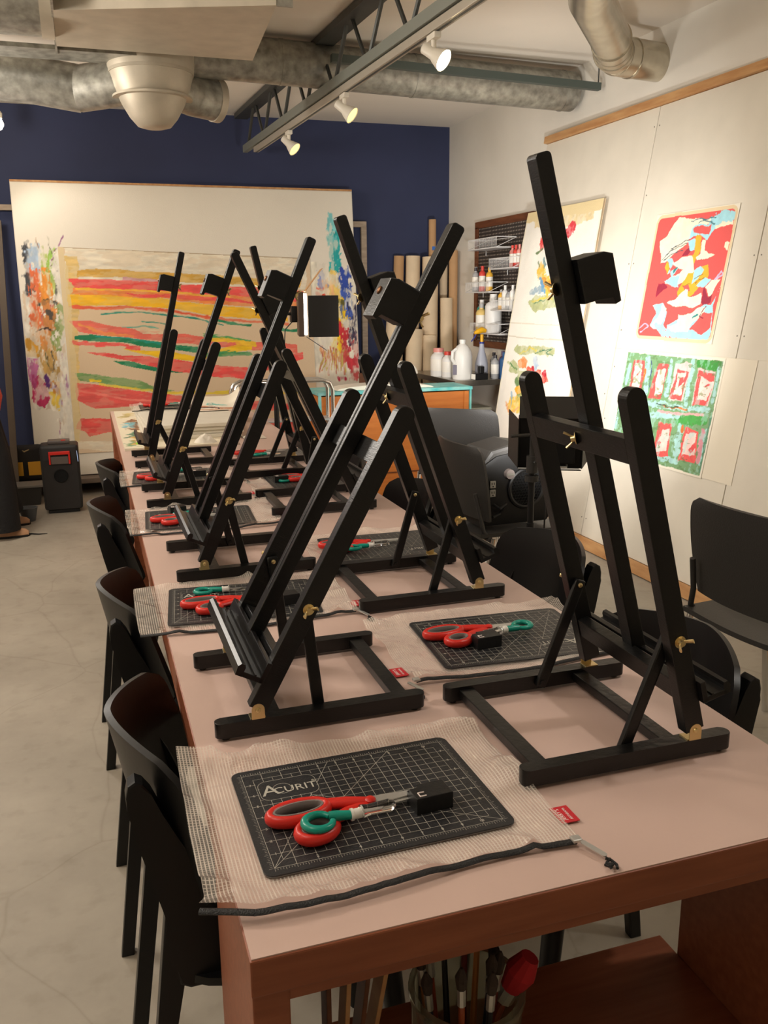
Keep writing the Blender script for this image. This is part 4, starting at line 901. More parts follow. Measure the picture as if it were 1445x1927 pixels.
def cutting_mat_proto():
    w, h = 0.305, 0.229; mb = MB()
    mb.prism(rrect(w, h, 0.012, 6), 0.0, 0.0012, mi=1).prism(rrect(w, h, 0.012, 6), 0.0012, 0.0028, bev=0.0004)
    zt = 0.0029; lw = 0.00055
    gx0, gy0 = -0.1397, -0.1016
    def ln(x0, y0, x1, y1, wd=lw):
        d = Vector((x1 - x0, y1 - y0, 0)); nrm = Vector((-d.y, d.x, 0)).normalized() * wd / 2
        vs = [mb.bm.verts.new(v) for v in (Vector((x0, y0, zt)) - nrm, Vector((x1, y1, zt)) - nrm, Vector((x1, y1, zt)) + nrm, Vector((x0, y0, zt)) + nrm)]
        f = mb.bm.faces.new(vs); f.material_index = 2
    I = 0.0254; lx0, lx1, ly0, ly1 = gx0 + 0.6 * I, gx0 + 3.55 * I, gy0 + 5.35 * I, gy0 + 7.15 * I
    def seg(x0, y0, x1, y1, wd=lw):      # leave the logo box clear
        N_ = 60; run = None
        for k in range(N_):
            xa = x0 + (x1 - x0) * (k + 0.5) / N_; ya = y0 + (y1 - y0) * (k + 0.5) / N_
            ins = lx0 < xa < lx1 and ly0 < ya < ly1
            if not ins and run is None: run = k
            if (ins or k == N_ - 1) and run is not None:
                e = k if ins else k + 1
                ln(x0 + (x1 - x0) * run / N_, y0 + (y1 - y0) * run / N_, x0 + (x1 - x0) * e / N_, y0 + (y1 - y0) * e / N_, wd); run = None
    for i in range(0, 23):
        x = gx0 + i * I / 2; full = i % 2 == 0
        seg(x, gy0 + (0 if full else I / 2), x, gy0 + 8 * I - (0 if full else I / 2), lw if full else lw * 0.8)
    for j in range(0, 17):
        y = gy0 + j * I / 2; full = j % 2 == 0
        seg(gx0 + (0 if full else I / 2), y, gx0 + 11 * I - (0 if full else I / 2), y, lw if full else lw * 0.8)
    for i in range(0, 89):
        x = gx0 + i * I / 8; t = 0.0045 if i % 4 == 0 else 0.0026; ln(x, gy0 - 0.0015 - t, x, gy0 - 0.0015, 0.0004); ln(x, gy0 + 8 * I + 0.0015, x, gy0 + 8 * I + 0.0015 + t, 0.0004)
    for i in range(0, 65):
        y = gy0 + i * I / 8; t = 0.0045 if i % 4 == 0 else 0.0026; ln(gx0 - 0.0015 - t, y, gx0 - 0.0015, y, 0.0004); ln(gx0 + 11 * I + 0.0015, y, gx0 + 11 * I + 0.0015 + t, y, 0.0004)
    seg(gx0, gy0, gx0 + 8 * I, gy0 + 8 * I); seg(gx0, gy0, gx0 + 4.6 * I, gy0 + 8 * I); seg(gx0 + 11 * I, gy0, gx0 + 3 * I, gy0 + 5.2 * I)
    R_ = rrect(lx1 - lx0, ly1 - ly0, 0.012, 6, (lx0 + lx1) / 2, (ly0 + ly1) / 2)
    for a, b in zip(R_, R_[1:] + R_[:1]): ln(a[0], a[1], b[0], b[1])
    cxl, cyl_ = (lx0 + lx1) / 2, (ly0 + ly1) / 2
    text_mesh('A', 0.034, T(cxl - 0.024, cyl_ - 0.001, zt), mb, 2, 0.0001); text_mesh('CURIT', 0.020, T(cxl + 0.008, cyl_ - 0.004, zt), mb, 2, 0.0001); text_mesh('\u00ae', 0.006, T(cxl + 0.034, cyl_ + 0.006, zt), mb, 2, 0.0001)
    C_ = [(cxl - 0.008 + 0.012 * math.cos(a), cyl_ + 0.012 * math.sin(a)) for a in [2 * math.pi * k / 24 for k in range(25)]]
    for a, b in zip(C_, C_[1:]): ln(a[0], a[1], b[0], b[1])
    for i in range(1, 11):
        text_mesh(str(i), 0.0065, T(gx0 + i * I, gy0 + 0.006, zt), mb, 2, 0.0001)
        if not (lx0 < gx0 + i * I < lx1): text_mesh(str(i), 0.0065, T(gx0 + i * I, gy0 + 8 * I - 0.006, zt), mb, 2, 0.0001)
    for j in range(1, 8):
        text_mesh(str(j), 0.0065, T(gx0 + 0.007, gy0 + j * I, zt), mb, 2, 0.0001); text_mesh(str(j), 0.0065, T(gx0 + 11 * I - 0.007, gy0 + j * I, zt), mb, 2, 0.0001)
    return mb.build('cutting_mat', [MATB, MATG, MATL])
CM = cutting_mat_proto(); used_mat = [False]
def cutting_mat(cx, cy, rz, label, z=TT + 0.0035):
    if not used_mat[0]: o = CM; used_mat[0] = True
    else: o = CM.copy(); COL.objects.link(o)
    o.location = (cx, cy, z); o.rotation_euler = (0, 0, rz); tag(o, label, 'cutting mat', 'black gridded cutting mats on the pouches'); return o
def ring_mb(cx, cy, rx, ry, r, ang=0, a0=0, a1=360, z=0.009, sq=(1, 1), n=28):
    full = (a1 - a0) >= 360; c, s = math.cos(ang), math.sin(ang); pts = []
    for k in range(n if full else n + 1):
        a = math.radians(a0 + (a1 - a0) * k / n); x, y = rx * math.cos(a), ry * math.sin(a); pts.append((cx + x * c - y * s, cy + x * s + y * c, z))
    return pts, full
def scissors_proto():
    root = thing('scissors', 'x', 'scissors')
    big, _ = ring_mb(-0.082, 0.012, 0.036, 0.0175, 0, 0.05); sml, _ = ring_mb(-0.071, -0.031, 0.024, 0.018, 0, 0.35)
    MB().tube(big, 0.0062, 12, closed=True, sq=(1, 1.25)).tube([(-0.048, 0.018, 0.009), (-0.022, 0.012, 0.009), (0.004, 0.004, 0.009)], [0.007, 0.0072, 0.006], 12, sq=(1.2, 0.9)).build('handle', RED, root, True)
    MB().tube(sml, 0.0060, 12, closed=True, sq=(1, 1.25)).tube([(-0.052, -0.018, 0.0075), (-0.024, -0.006, 0.0075), (0.000, 0.000, 0.0075)], [0.007, 0.0072, 0.006], 12, sq=(1.2, 0.8)).build('handle', RED, root, True)
    b2, _ = ring_mb(-0.082, 0.012, 0.0305, 0.0120, 0, 0.05); s2, _ = ring_mb(-0.071, -0.031, 0.0185, 0.0125, 0, 0.35)
    MB().tube(b2, 0.0032, 10, closed=True, sq=(1, 2.2)).build('grip_liner', GREYR, root, True); MB().tube(s2, 0.0032, 10, closed=True, sq=(1, 2.2)).build('grip_liner', GREYR, root, True)
    MB().prism([(-0.01, 0.008), (0.008, 0.0125), (0.085, 0.006), (0.096, 0.0005), (0.0, -0.006)], 0.0088, 0.0104, bev=0.0003).build('blade', STEEL, root)
    MB().prism([(-0.01, 0.0), (0.0, 0.006), (0.096, 0.001), (0.085, -0.005), (0.008, -0.011)], 0.0068, 0.0084, bev=0.0003).build('blade', STEEL, root)
    MB().lathe([(0.0, 0.0), (0.0072, 0.0), (0.007, 0.003), (0.005, 0.0046), (0.0, 0.005)], 18, caps=False).build('pivot_cap', RED, root, True, loc=(0.006, 0.002, 0.0104))
    return root
def knife_proto():
    root = thing('finger_knife', 'x', 'craft knife')
    r, _ = ring_mb(-0.030, 0.0, 0.0165, 0.0155, 0, 0, 25, 345, 0.0065, n=22); 
    MB().tube(r, [0.0035 + 0.0015 * math.sin(math.pi * k / (len(r) - 1)) for k in range(len(r))], 12, sq=(1.1, 1)).tube([(-0.016, 0.007, 0.0065), (-0.006, 0.004, 0.0065), (0.010, 0, 0.0065)], [0.0055, 0.0062, 0.0052], 12).build('ring_handle', TEALP, root, True)
    MB().tube([(0.009, 0, 0.0065), (0.012, 0, 0.0065), (0.0125, 0, 0.0065), (0.024, 0, 0.0065)], [0.0074, 0.0074, 0.0062, 0.0062], 14).build('collar', mat('frosted_white', (226, 222, 214), 0.3), root, True)
    MB().tube([(0.022, 0, 0.0078), (0.026, 0, 0.0078), (0.032, 0, 0.0078), (0.058, 0, 0.0078), (0.064, 0, 0.0078)], [0.0082, 0.0078, 0.0068, 0.0078, 0.0055], 14, sq=(1.2, 0.9)).build('clear_cap', CLEAR, root, True)
    MB().prism([(0.022, -0.002), (0.046, -0.0018), (0.050, 0.0005), (0.022, 0.0022)], 0.0062, 0.0069).build('blade', STEEL, root)
    return root
def sharp_proto():
    root = thing('pencil_sharpener', 'x', 'sharpener')
    MB().prism([(-0.024, -0.016), (0.024, -0.016), (0.024, 0.016), (-0.012, 0.016), (-0.012, 0.008), (-0.024, 0.008)], 0.0, 0.022, bev=0.001).box((-0.018, 0.012, 0.008), (0.0118, 0.008, 0.016)).build('body', BLKP, root)
    p_ = [(-0.0242 , y_, z_) for y_, z_ in ((0.0, 0.017), (-0.006, 0.017), (-0.006, 0.009), (0.0, 0.009))]
    MB().tube([(-0.010, -0.004, 0.0222), (-0.018, -0.004, 0.0222), (-0.018, -0.012, 0.0222), (-0.010, -0.012, 0.0222)], 0.001, 6).build('blade_mark', TAGW, root)
    return root
PR = {'s': scissors_proto(), 'k': knife_proto(), 'b': sharp_proto()}; first = {'s': True, 'k': True, 'b': True}
GRPS = {'s': 'red handled scissors on the cutting mats', 'k': 'teal finger knives on the cutting mats', 'b': 'black box sharpeners on the cutting mats'}
def item(k, x, y, z, rz, label):
    if first[k]: o = PR[k]; o.location = (x, y, z); o.rotation_euler = (0, 0, rz); o['label'] = label; o['group'] = GRPS[k]; first[k] = False; return o
    return dup(PR[k], (x, y, z), rz, label, GRPS[k])
ZM = TT + 0.0064
def near_corners(U, V, X, Y, Z):
    # the nearest pouch: far-left corner pulled up, near edge sagging over
    Y = Y + 0.022 * np.clip(-U - 0.55, 0, 1) * 2 * np.clip(V - 0.5, 0, 1) * 2 + 0.02 * np.clip(U - 0.6, 0, 1) * 2 * np.clip(V - 0.4, 0, 1)
    Z = Z + 0.014 * np.clip(-U - 0.7, 0, 1) / 0.3 * np.clip(V - 0.6, 0, 1) / 0.4
    sag = np.clip(-V - 0.8, 0, 1) / 0.2 * np.clip(-U - 0.1, 0, 1)
    return X - 0.01 * sag, Y + 0.016 * np.clip(-U - 0.75, 0, 1) / 0.25 * np.clip(-V - 0.75, 0, 1) / 0.25, Z + 0.010 * sag
pouch(0.183, 0.225, 0.43, 0.325, 0.0, 'clear mesh zip pouch at the very front of the table, black zipper towards the viewer', 3, corners=near_corners)
pouch(0.166, 1.040, 0.432, 0.30, -0.01, 'clear mesh zip pouch behind the nearest left easel, overhanging the table edge', 8)
pouch(0.182, 1.810, 0.43, 0.31, 0.0, 'clear mesh zip pouch between the second and third left easels', 14)
pouch(0.184, 2.478, 0.42, 0.29, -0.03, 'clear mesh zip pouch between the third and farthest left easels', 19)
pouch(0.572, 0.680, 0.42, 0.295, 0.02, 'clear mesh zip pouch between the two nearest right easels', 27, tag_side=-1)
pouch(0.575, 1.34, 0.40, 0.30, 0.0, 'clear mesh zip pouch behind the second right easel', 33, tag_side=-1)
pouch(0.58, 2.16, 0.40, 0.24, 0.0, 'clear mesh zip pouch behind the third right easel', 39, tag_side=-1)
cutting_mat(0.188, 0.228, 0.015, 'black cutting mat nearest the viewer, brand lettering at its upper left corner')
cutting_mat(0.168, 1.030, -0.10, 'black cutting mat behind the nearest left easel, half hidden by its legs')
cutting_mat(0.172, 1.805, -0.06, 'black cutting mat between the second and third left easels')
cutting_mat(0.172, 2.470, -0.08, 'black cutting mat between the third and farthest left easels')
cutting_mat(0.592, 0.668, math.pi - 0.06, 'black cutting mat between the two nearest right easels')
cutting_mat(0.580, 1.335, math.pi - 0.03, 'black cutting mat behind the second right easel')
cutting_mat(0.610, 2.225, math.pi, 'black cutting mat behind the third right easel')
cutting_mat(0.625, 2.80, math.pi, 'black cutting mat lying beyond the farthest right easel', TT + 0.001)
item('s', 0.179, 0.200, ZM, 0.04, 'red handled scissors with grey grips on the nearest cutting mat')
item('k', 0.141, 0.167, ZM + 0.013, 0.05, 'teal ring knife with clear cap lying over the scissors on the nearest mat')
item('b', 0.257, 0.186, ZM, 0.06, 'black box sharpener at the scissor tips on the nearest mat')
item('s', 0.162, 1.015, ZM, 0.05, 'red handled scissors on the mat behind the nearest left easel')
item('k', 0.125, 1.098, ZM, -0.06, 'teal ring knife above the red scissors, behind the nearest left easel')
item('b', 0.250, 0.985, ZM, 0.1, 'black box sharpener on the mat behind the nearest left easel')
item('s', 0.155, 1.78, ZM, 0.08, 'red handled scissors on the mat between the second and third left easels')
item('k', 0.150, 1.84, ZM, 0.1, 'teal ring knife beside the tray of the second left easel')
item('b', 0.115, 1.875, ZM, 0.2, 'black box sharpener on the mat between the second and third left easels')
item('s', 0.155, 2.44, ZM, 0.05, 'red handled scissors on the mat behind the third left easel')
item('k', 0.205, 2.53, ZM, 0.05, 'teal ring knife on the mat behind the third left easel')
item('b', 0.245, 2.43, ZM, 0.0, 'black box sharpener on the mat behind the third left easel')
item('s', 0.566, 0.690, ZM, 0.03, 'red handled scissors on the mat between the two nearest right easels')
item('k', 0.604, 0.669, ZM + 0.006, math.pi + 0.25, 'teal ring knife with its ring to the right, near the tall easel')
item('b', 0.540, 0.636, ZM, 0.06, 'black box sharpener lying against the scissors, near the tall right easel')
item('s', 0.535, 1.345, ZM, 0.0, 'red handled scissors on the mat behind the second right easel')
item('k', 0.518, 1.300, ZM + 0.006, 0.12, 'teal ring knife on the mat behind the second right easel')
item('k', 0.540, 2.215, ZM, 0.05, 'teal ring knife on the mat behind the third right easel')
item('b', 0.500, 2.225, ZM, 0.0, 'black box sharpener on the mat behind the third right easel')
item('s', 0.620, 2.25, ZM, 0.05, 'red handled scissors on the mat behind the third right easel')
item('s', 0.555, 2.83, TT + 0.004, 0.05, 'red handled scissors on the farthest right cutting mat')
item('k', 0.550, 2.78, TT + 0.004, 0.05, 'teal ring knife on the farthest right cutting mat')

# ---- far end of the table: palette board, stacked white boards, papers
S, Tt, C = raster(0.02, 0.50, 3.12, 4.50, 0.006, (226, 214, 188), [('s', (120, 150, 110), [(0.05, 3.2), (0.08, 3.35)], .04), ('s', (190, 150, 70), [(0.09, 3.25), (0.10, 3.6)], .05), ('s', (130, 90, 60), [(0.09, 3.7), (0.11, 4.1)], .05), ('s', (120, 180, 190), [(0.06, 3.8), (0.08, 3.95)], .05), ('s', (200, 180, 120), [(0.06, 4.2), (0.10, 4.35)], .05), ('s', (90, 130, 100), [(0.05, 3.45), (0.09, 3.62)], .03)], jit=0.03, seed=71, wash=0.2, ragged=1.5)
root = thing('palette_board', 'cream board with dried paint splashes on the far end of the table', 'board', (0.26, 3.81, TT))
MB().box((0, 0, 0.005), (0.48, 1.38, 0.010), bev=0.001).build('panel', mat('cream_board', (222, 212, 190), 0.7), root)
q = painted('painted_face', S, Tt, C, lambda s, t: (s - 0.26, t - 3.81, np.full_like(s, 0.0105)), PAINT, root)
for i in range(4):
    o = MB().box((0, 0, 0), (0.44, 0.86, 0.0155), bev=0.002).build('canvas_board', mat('white_canvas_board', (214, 206, 190), 0.8, var=0.05, vscale=8), None, loc=(0.335 + 0.006 * (i % 2), 3.74 + 0.008 * ((i * 2) % 3), TT + 0.0185 + 0.0162 * i), rot=(0, 0, 0.012 * (i - 1.5)))
    tag(o, ['bottom', 'second from bottom', 'third from bottom', 'topmost'][i] + ' white canvas board of the stack on the far end of the table', 'canvas board', 'white boards stacked on the far end of the table')
zs = TT + 0.0755
pouch(0.30, 4.02, 0.42, 0.28, 0.0, 'clear mesh zip pouch lying on top of the stacked white boards', 44, z=zs)
cutting_mat(0.29, 4.03, -0.02, 'black cutting mat on top of the stacked white boards', zs + 0.0035)
item('s', 0.28, 4.02, zs + 0.0064, 0.05, 'red handled scissors on top of the stacked white boards'); item('k', 0.33, 4.06, zs + 0.0064, 0.05, 'teal ring knife on top of the stacked white boards')
S, Tt, C = raster(0.40, 0.66, 3.75, 4.05, 0.006, (232, 222, 204), [('s', (190, 120, 80), [(0.44, 3.95), (0.52, 3.85), (0.6, 3.82)], .05), ('s', (120, 190, 180), [(0.50, 4.0), (0.56, 3.96)], .04), ('s', (205, 160, 130), [(0.42, 3.8), (0.62, 3.78)], .04)], jit=0.02, seed=81)
root = thing('paper_sheet', 'loose curled watercolour sheet with brown and aqua strokes near the white stack', 'paper', (0.53, 3.9, zs))
painted('painted_face', S, Tt, C, lambda s, t: (s - 0.53, t - 3.9, 0.004 + 0.05 * np.clip((s - 0.58) / 0.08, 0, 1) ** 2 + 0.04 * np.clip((t - 4.0) / 0.05, 0, 1) ** 2), PAINT, root)
def crumple(name, label, cat, cx, cy, r, h, m, seed):
    n = 22; P = []
    for i in range(n):
        row = []
        for j in range(n):
            x = (i / (n - 1) - 0.5) * 2 * r; y = (j / (n - 1) - 0.5) * 2 * r
            a = np.array([[x]]); b = np.array([[y]])
            z = max(0.001, h * (0.5 + 1.6 * float(vnoise(a + 5, b + 5, 22, seed)[0, 0])) * max(0.05, 1 - (x * x + y * y) / (r * r) * 0.9))
            row.append(Vector((x, y, z)))
        P.append(row)
    o = MB().grid(P, th=0.0008).build(name, m, None, True, loc=(cx, cy, TT + 0.002)); tag(o, label, cat); return o
crumple('paper_towel', 'crumpled white paper towel in front of the stacked white boards', 'paper towel', 0.37, 3.19, 0.055, 0.05, mat('paper_white', (228, 220, 206), 0.9), 4)
crumple('cloth', 'crumpled lime green cloth at the corner of the palette board', 'cloth', 0.10, 3.24, 0.038, 0.045, mat('lime_cloth', (150, 205, 60), 0.85), 9)
crumple('paper_towel', 'crumpled white paper towel beside the slim easel on the far right of the table', 'paper towel', 0.60, 3.30, 0.05, 0.02, mat('paper_white'), 12)

# ============================================================ DESK CHAIRS around the table
def shell_chair(loc, rz, label):
    root = thing('shell_chair', label, 'chair', loc, rz, 'black bentwood chairs tucked under the table')
    B = MB(); n, m = 34, 22
    P = []
    for j in range(m + 1):
        b = j / m; w0 = 0.50 + 0.30 * b
        if b < 0.42: hw = 0.115 + 0.105 * (b / 0.42) ** 0.9
        else: hw = 0.220 - 0.025 * (b - 0.42) / 0.58
        if b > 0.86: k = (b - 0.86) / 0.14; hw -= 0.034 * (1 - math.sqrt(max(0, 1 - k * k)))
        row = []
        for i in range(n + 1):
            v = (-1 + 2 * i / n) * hw
            w = w0 - 0.022 * (abs(v) / 0.2) ** 2 * b
            u = 0.012 + (0.80 - w) * 0.20 + 0.086 * (abs(v) / 0.2) ** 1.6
            row.append(Vector((u, v, w)))
        P.append(row)
    B.grid(P, th=0.010)
    B.build('backrest', BLKS, root, True)
    mbs = MB()
    for sv in (-0.10, 0.10):
        for w in (0.70, 0.60): mbs.cyl((0.030 + (0.8 - w) * 0.2 + 0.01, sv, w), (0.030 + (0.8 - w) * 0.2 + 0.0165, sv, w), 0.005, seg=12)
    mbs.build('screw_caps', mat('screw_black', (60, 58, 56), 0.3, 0.7), root)
    poly = [(0.032, 0.745), (0.033, 0.725), (0.046, 0.66), (0.061, 0.60), (0.073, 0.55), (0.080, 0.48), (0.086, 0.44), (0.10, 0.432), (0.150, 0.432), (0.154, 0.46), (0.152, 0.515), (0.138, 0.57), (0.108, 0.65), (0.080, 0.71), (0.066, 0.745), (0.056, 0.762), (0.046, 0.768), (0.036, 0.762)]
    leg = [(0.072, 0.56), (0.050, 0.38), (0.000, 0.0), (0.027, 0.0), (0.076, 0.36), (0.105, 0.50)]
    for sv in (-1, 1):
        M = T(0, sv * 0.168, 0) @ Rm(sv * 0.022, 'X') @ Rm(math.pi / 2, 'X')
        MB().prism(poly, -0.015, 0.015, M=M, bev=0.004).build('side_upright', BLKS, root)
        MB().prism(leg, -0.013, 0.013, M=M, bev=0.004).build('rear_leg', BLKS, root)
        MB().tube([(0.40, sv * 0.15, 0.44), (0.445, sv * 0.175, 0.0)], [0.020, 0.013], 14).build('front_leg', BLKS, root, True)
    S_ = MB(); Q = []
    for i in range(25):
        t = i / 24; u = 0.09 + 0.41 * t; hw = 0.165 + 0.045 * math.sin(math.pi * min(1, t * 0.75 + 0.1)) 
        if t > 0.85: hw -= 0.05 * (1 - math.sqrt(max(0, 1 - ((t - 0.85) / 0.15) ** 2)))
        if t < 0.12: hw -= 0.04 * (1 - math.sqrt(max(0, 1 - ((0.12 - t) / 0.12) ** 2)))
        Q.append([Vector((u, hw * (-1 + 2 * j / 20), 0.452 - 0.012 * math.cos(math.pi * (j / 20 - 0.5)) - 0.02 * max(0, t - 0.8) ** 2 * 20)) for j in range(21)])
    S_.grid(Q, th=0.012); S_.build('seat', BLKS, root, True)
    return root
c0 = shell_chair((-0.132, 0.560, 0), 0.0, 'black bentwood chair nearest the viewer on the left, its backrest beside the nearest pouch')
L_ = 'black bentwood chairs tucked under the table'
dup(c0, (-0.135, 1.205, 0), 0.0, 'second black bentwood chair from the viewer on the left side', L_)
dup(c0, (-0.150, 2.045, 0), 0.02, 'third black bentwood chair from the viewer on the left side', L_)
dup(c0, (-0.115, 2.760, 0), 0.0, 'farthest black bentwood chair on the left side', L_)
dup(c0, (0.975, 0.560, 0), math.pi, 'black bentwood chair behind the tray of the tall right easel', L_)
dup(c0, (1.065, 1.225, 0), math.pi + 0.06, 'black bentwood chair with its curved back seen between the two nearest right easels', L_)
dup(c0, (0.98, 1.985, 0), math.pi, 'black bentwood chair seen through the second right easel', L_)
dup(c0, (0.98, 2.72, 0), math.pi - 0.05, 'farthest black bentwood chair on the right side, mostly behind easels', L_)

# ============================================================ OFFICE STACKING CHAIRS
def stack_chair(loc, rz, label):
    root = thing('stacking_chair', label, 'chair', loc, rz, 'black plastic stacking chairs with chrome legs')
    # faces +u; back at u=0
    P = []
    for j in range(19):
        b = j / 18; w = 0.50 + 0.31 * b; hw = 0.215 + 0.018 * math.sin(math.pi * b * 0.9)
        if b > 0.84: k = (b - 0.84) / 0.16; hw -= 0.035 * (1 - math.sqrt(max(0, 1 - k * k)))
        P.append([Vector((0.02 - 0.05 * b - 0.0 + 0.035 * ((-1 + 2 * i / 24)) ** 2, hw * (-1 + 2 * i / 24), w)) for i in range(25)])
    MB().grid(P, th=0.012).build('backrest', CHARC, root, True)
    Q = []
    for i in range(22):
        t = i / 21; u = 0.01 + 0.44 * t; hw = 0.225
        if t > 0.85: hw -= 0.05 * (1 - math.sqrt(max(0, 1 - ((t - 0.85) / 0.15) ** 2)))
        Q.append([Vector((u, hw * (-1 + 2 * j / 20), 0.455 - 0.015 * math.cos(math.pi * (j / 20 - 0.5)) - 0.03 * max(0, t - 0.8) * 5 * max(0, t - 0.8))) for j in range(21)])
    MB().grid(Q, th=0.016).build('seat', CHARC, root, True)
    fr = MB()
    for s in (-1, 1):
        fr.tube([(0.0, s * 0.19, 0.62), (0.022, s * 0.20, 0.52), (0.03, s * 0.215, 0.46), (0.06, s * 0.22, 0.43)], 0.009, 10)
    fr.tube([(0.05, -0.24, 0.43), (0.05, 0.24, 0.43)], 0.010, 10)
    fr.build('back_frame', CHARC, root, True)
    for s in (-1, 1):
        MB().tube([(0.06, s * 0.24, 0.435), (0.02, s * 0.245, 0.22), (-0.03, s * 0.25, 0.0)], 0.0105, 12).build('leg', CHROME, root, True)
        MB().tube([(0.36, s * 0.235, 0.435), (0.40, s * 0.24, 0.22), (0.43, s * 0.245, 0.0)], 0.0105, 12).build('leg', CHROME, root, True)
    return root
s0 = stack_chair((1.62, 1.245, 0), 0.10, 'black stacking chair cut off at the right edge of the photo')
dup(s0, (1.35, 2.69, 0), 0.03, 'black stacking chair carrying the black blower fan')
dup(s0, (1.80, 3.74, 0), 0.88, 'black stacking chair behind the chair with the blower, in front of the orange cabinet')
# ---- blower fan on the chair seat
root = thing('blower_fan', 'black floor blower with round honeycomb grille and dial standing on a chair seat', 'fan', (1.565, 2.66, 0.462), 0.05)
outl = []
for k in range(40):
    a = math.pi * 2 * k / 40; r = 0.155
    x, z = r * math.cos(a), 0.175 + r * 0.95 * math.sin(a)
    if z < 0.10: x *= 1.18; z = max(0.005, z)
    if x > 0.05 and z > 0.15: x += 0.03
    outl.append((x, z))
outl = [(-0.165, 0.0), (0.15, 0.0), (0.175, 0.03), (0.18, 0.20), (0.16, 0.27), (0.10, 0.30), (0.0, 0.315), (-0.10, 0.30), (-0.165, 0.26)]
MB().prism(outl, -0.11, 0.11, M=Rm(math.pi / 2, 'X'), bev=0.02).build('housing', BLKP, root, True)
MB().prism([(-0.175, 0.25), (-0.12, 0.32), (0.0, 0.345), (0.15, 0.32), (0.195, 0.26), (0.12, 0.285), (0.0, 0.29), (-0.12, 0.265)], -0.125, 0.10, M=Rm(math.pi / 2, 'X'), bev=0.015).build('top_cover', CHARC, root)
MB().tube([(0.04 + 0.080 * math.cos(a), -0.113, 0.155 + 0.080 * math.sin(a)) for a in [2 * math.pi * k / 32 for k in range(32)]], 0.010, 8, closed=True).build('grille_rim', BLKP, root, True)
MB().cyl((0.04, -0.110, 0.155), (0.04, -0.112, 0.155), 0.085, seg=32).build('grille_back', mat('deep_black', (4, 4, 4), 0.9), root)
g = MB(); hx = 0.0135
for i in range(-7, 8):
    for j in range(-7, 8):
        x = i * hx + (j % 2) * hx / 2; z = j * hx * 0.87
        if x * x + z * z < 0.078 ** 2:
            pts = [(0.04 + x + 0.0072 * math.cos(a), -0.118, 0.155 + z + 0.0072 * math.sin(a)) for a in [math.pi / 3 * k + math.pi / 6 for k in range(6)]]
            g.tube(pts, 0.0012, 4, closed=True)
g.build('grille', BLKP, root)
MB().cyl((-0.045, -0.112, 0.222), (-0.045, -0.132, 0.222), 0.022, 0.020, seg=24).build('dial', GREYR, root, True); MB().box((-0.045, -0.134, 0.222), (0.036, 0.004, 0.009), bev=0.001).build('dial_grip', mat('dial_light', (120, 116, 108), 0.5), root)
for z in (0.185, 0.148):
    o = MB().box((-0.125, -0.127, z), (0.026, 0.006, 0.030), bev=0.002).build('power_outlet', mat('outlet_grey', (150, 146, 138), 0.5), root)
    MB().box((-0.130, -0.1305, z + 0.004), (0.003, 0.001, 0.010)).box((-0.120, -0.1305, z + 0.004), (0.003, 0.001, 0.010)).cyl((-0.125, -0.130, z - 0.008), (-0.125, -0.131, z - 0.008), 0.003, seg=8).build('outlet_slots', mat('deep_black'), o)
MB().tube([(-0.12, -0.125, 0.10), (-0.10, -0.15, 0.085), (-0.07, -0.14, 0.10), (-0.09, -0.13, 0.06), (-0.13, -0.14, 0.05)], 0.007, 8).build('power_cord', BLKP, root, True)

# ---- LED panel on a stand, shining on the white boards
root = thing('led_light', 'black LED light panel with open flaps on a slim stand, facing the white boards', 'studio light', (1.345, 2.0, 0))
for k in range(3):
    a = 0.5 + k * 2.094; MB().tube([(0, 0, 0.30), (0.36 * math.cos(a), 0.36 * math.sin(a), 0.012)], 0.009, 8).build('leg', BLKP, root, True)
MB().cyl((0, 0, 0.05), (0, 0, 0.62), 0.0145).cyl((0, 0, 0.60), (0, 0, 0.80), 0.011).build('pole', BLKP, root, True)
MB().cyl((0, 0, 0.80), (0, 0, 0.86), 0.020).cyl((0, 0, 0.77), (0, 0, 0.79), 0.024).tube([(0, 0, 0.84), (0, -0.03, 0.84)], 0.006, 8).tube([(-0.09, -0.01, 0.935), (0.06, 0, 0.935)], 0.006, 8).cyl((0, 0, 0.86), (0, 0, 0.94), 0.010).build('clamp_joint', CHARC, root, True)
Mh = T(0.085, 0.03, 0.90) @ Rm(math.radians(-27), 'Z') @ Rm(math.radians(12), 'X')     # local +y is the shining side
h_ = MB().box((0, 0, 0), (0.225, 0.032, 0.19), bev=0.004).build('panel_body', BLKP, root); h_.matrix_local = Mh
e_ = MB().box((0, 0.0165, 0), (0.20, 0.002, 0.165)).build('led_face', mat('led_white', (255, 244, 226), 0.3, emit=6.0), root); e_.matrix_local = Mh
f_ = MB().box((0, 0.075, 0.145), (0.22, 0.14, 0.003), Rm(0.0, 'X')).build('top_flap', BLKP, root); f_.matrix_local = Mh @ T(0, 0.0, -0.045) @ Rm(0.25, 'X')
f_ = MB().box((0, 0.075, -0.10), (0.22, 0.14, 0.003)).build('bottom_flap', BLKP, root); f_.matrix_local = Mh @ Rm(-0.35, 'X')
for s in (-1, 1):
    f_ = MB().box((s * 0.115, 0.065, 0), (0.003, 0.12, 0.18)).build('side_flap', CHARC, root); f_.matrix_local = Mh @ Rm(-s * 0.3, 'Z')
f_ = MB().box((0.05, -0.03, -0.02), (0.07, 0.03, 0.09), bev=0.005).build('battery', BLKP, root); f_.matrix_local = Mh
f_ = MB().tube([(-0.06, -0.018, -0.08), (-0.06, -0.04, -0.08), (0.06, -0.04, -0.08), (0.06, -0.018, -0.08)], 0.004, 8).build('yoke_bracket', STEEL, root); f_.matrix_local = Mh
MB().tube([(0.05, -0.01, 0.84), (0.04, -0.03, 0.6), (0.02, -0.015, 0.3), (0.03, 0, 0.05)], 0.003, 6).build('cable', BLKP, root, True)
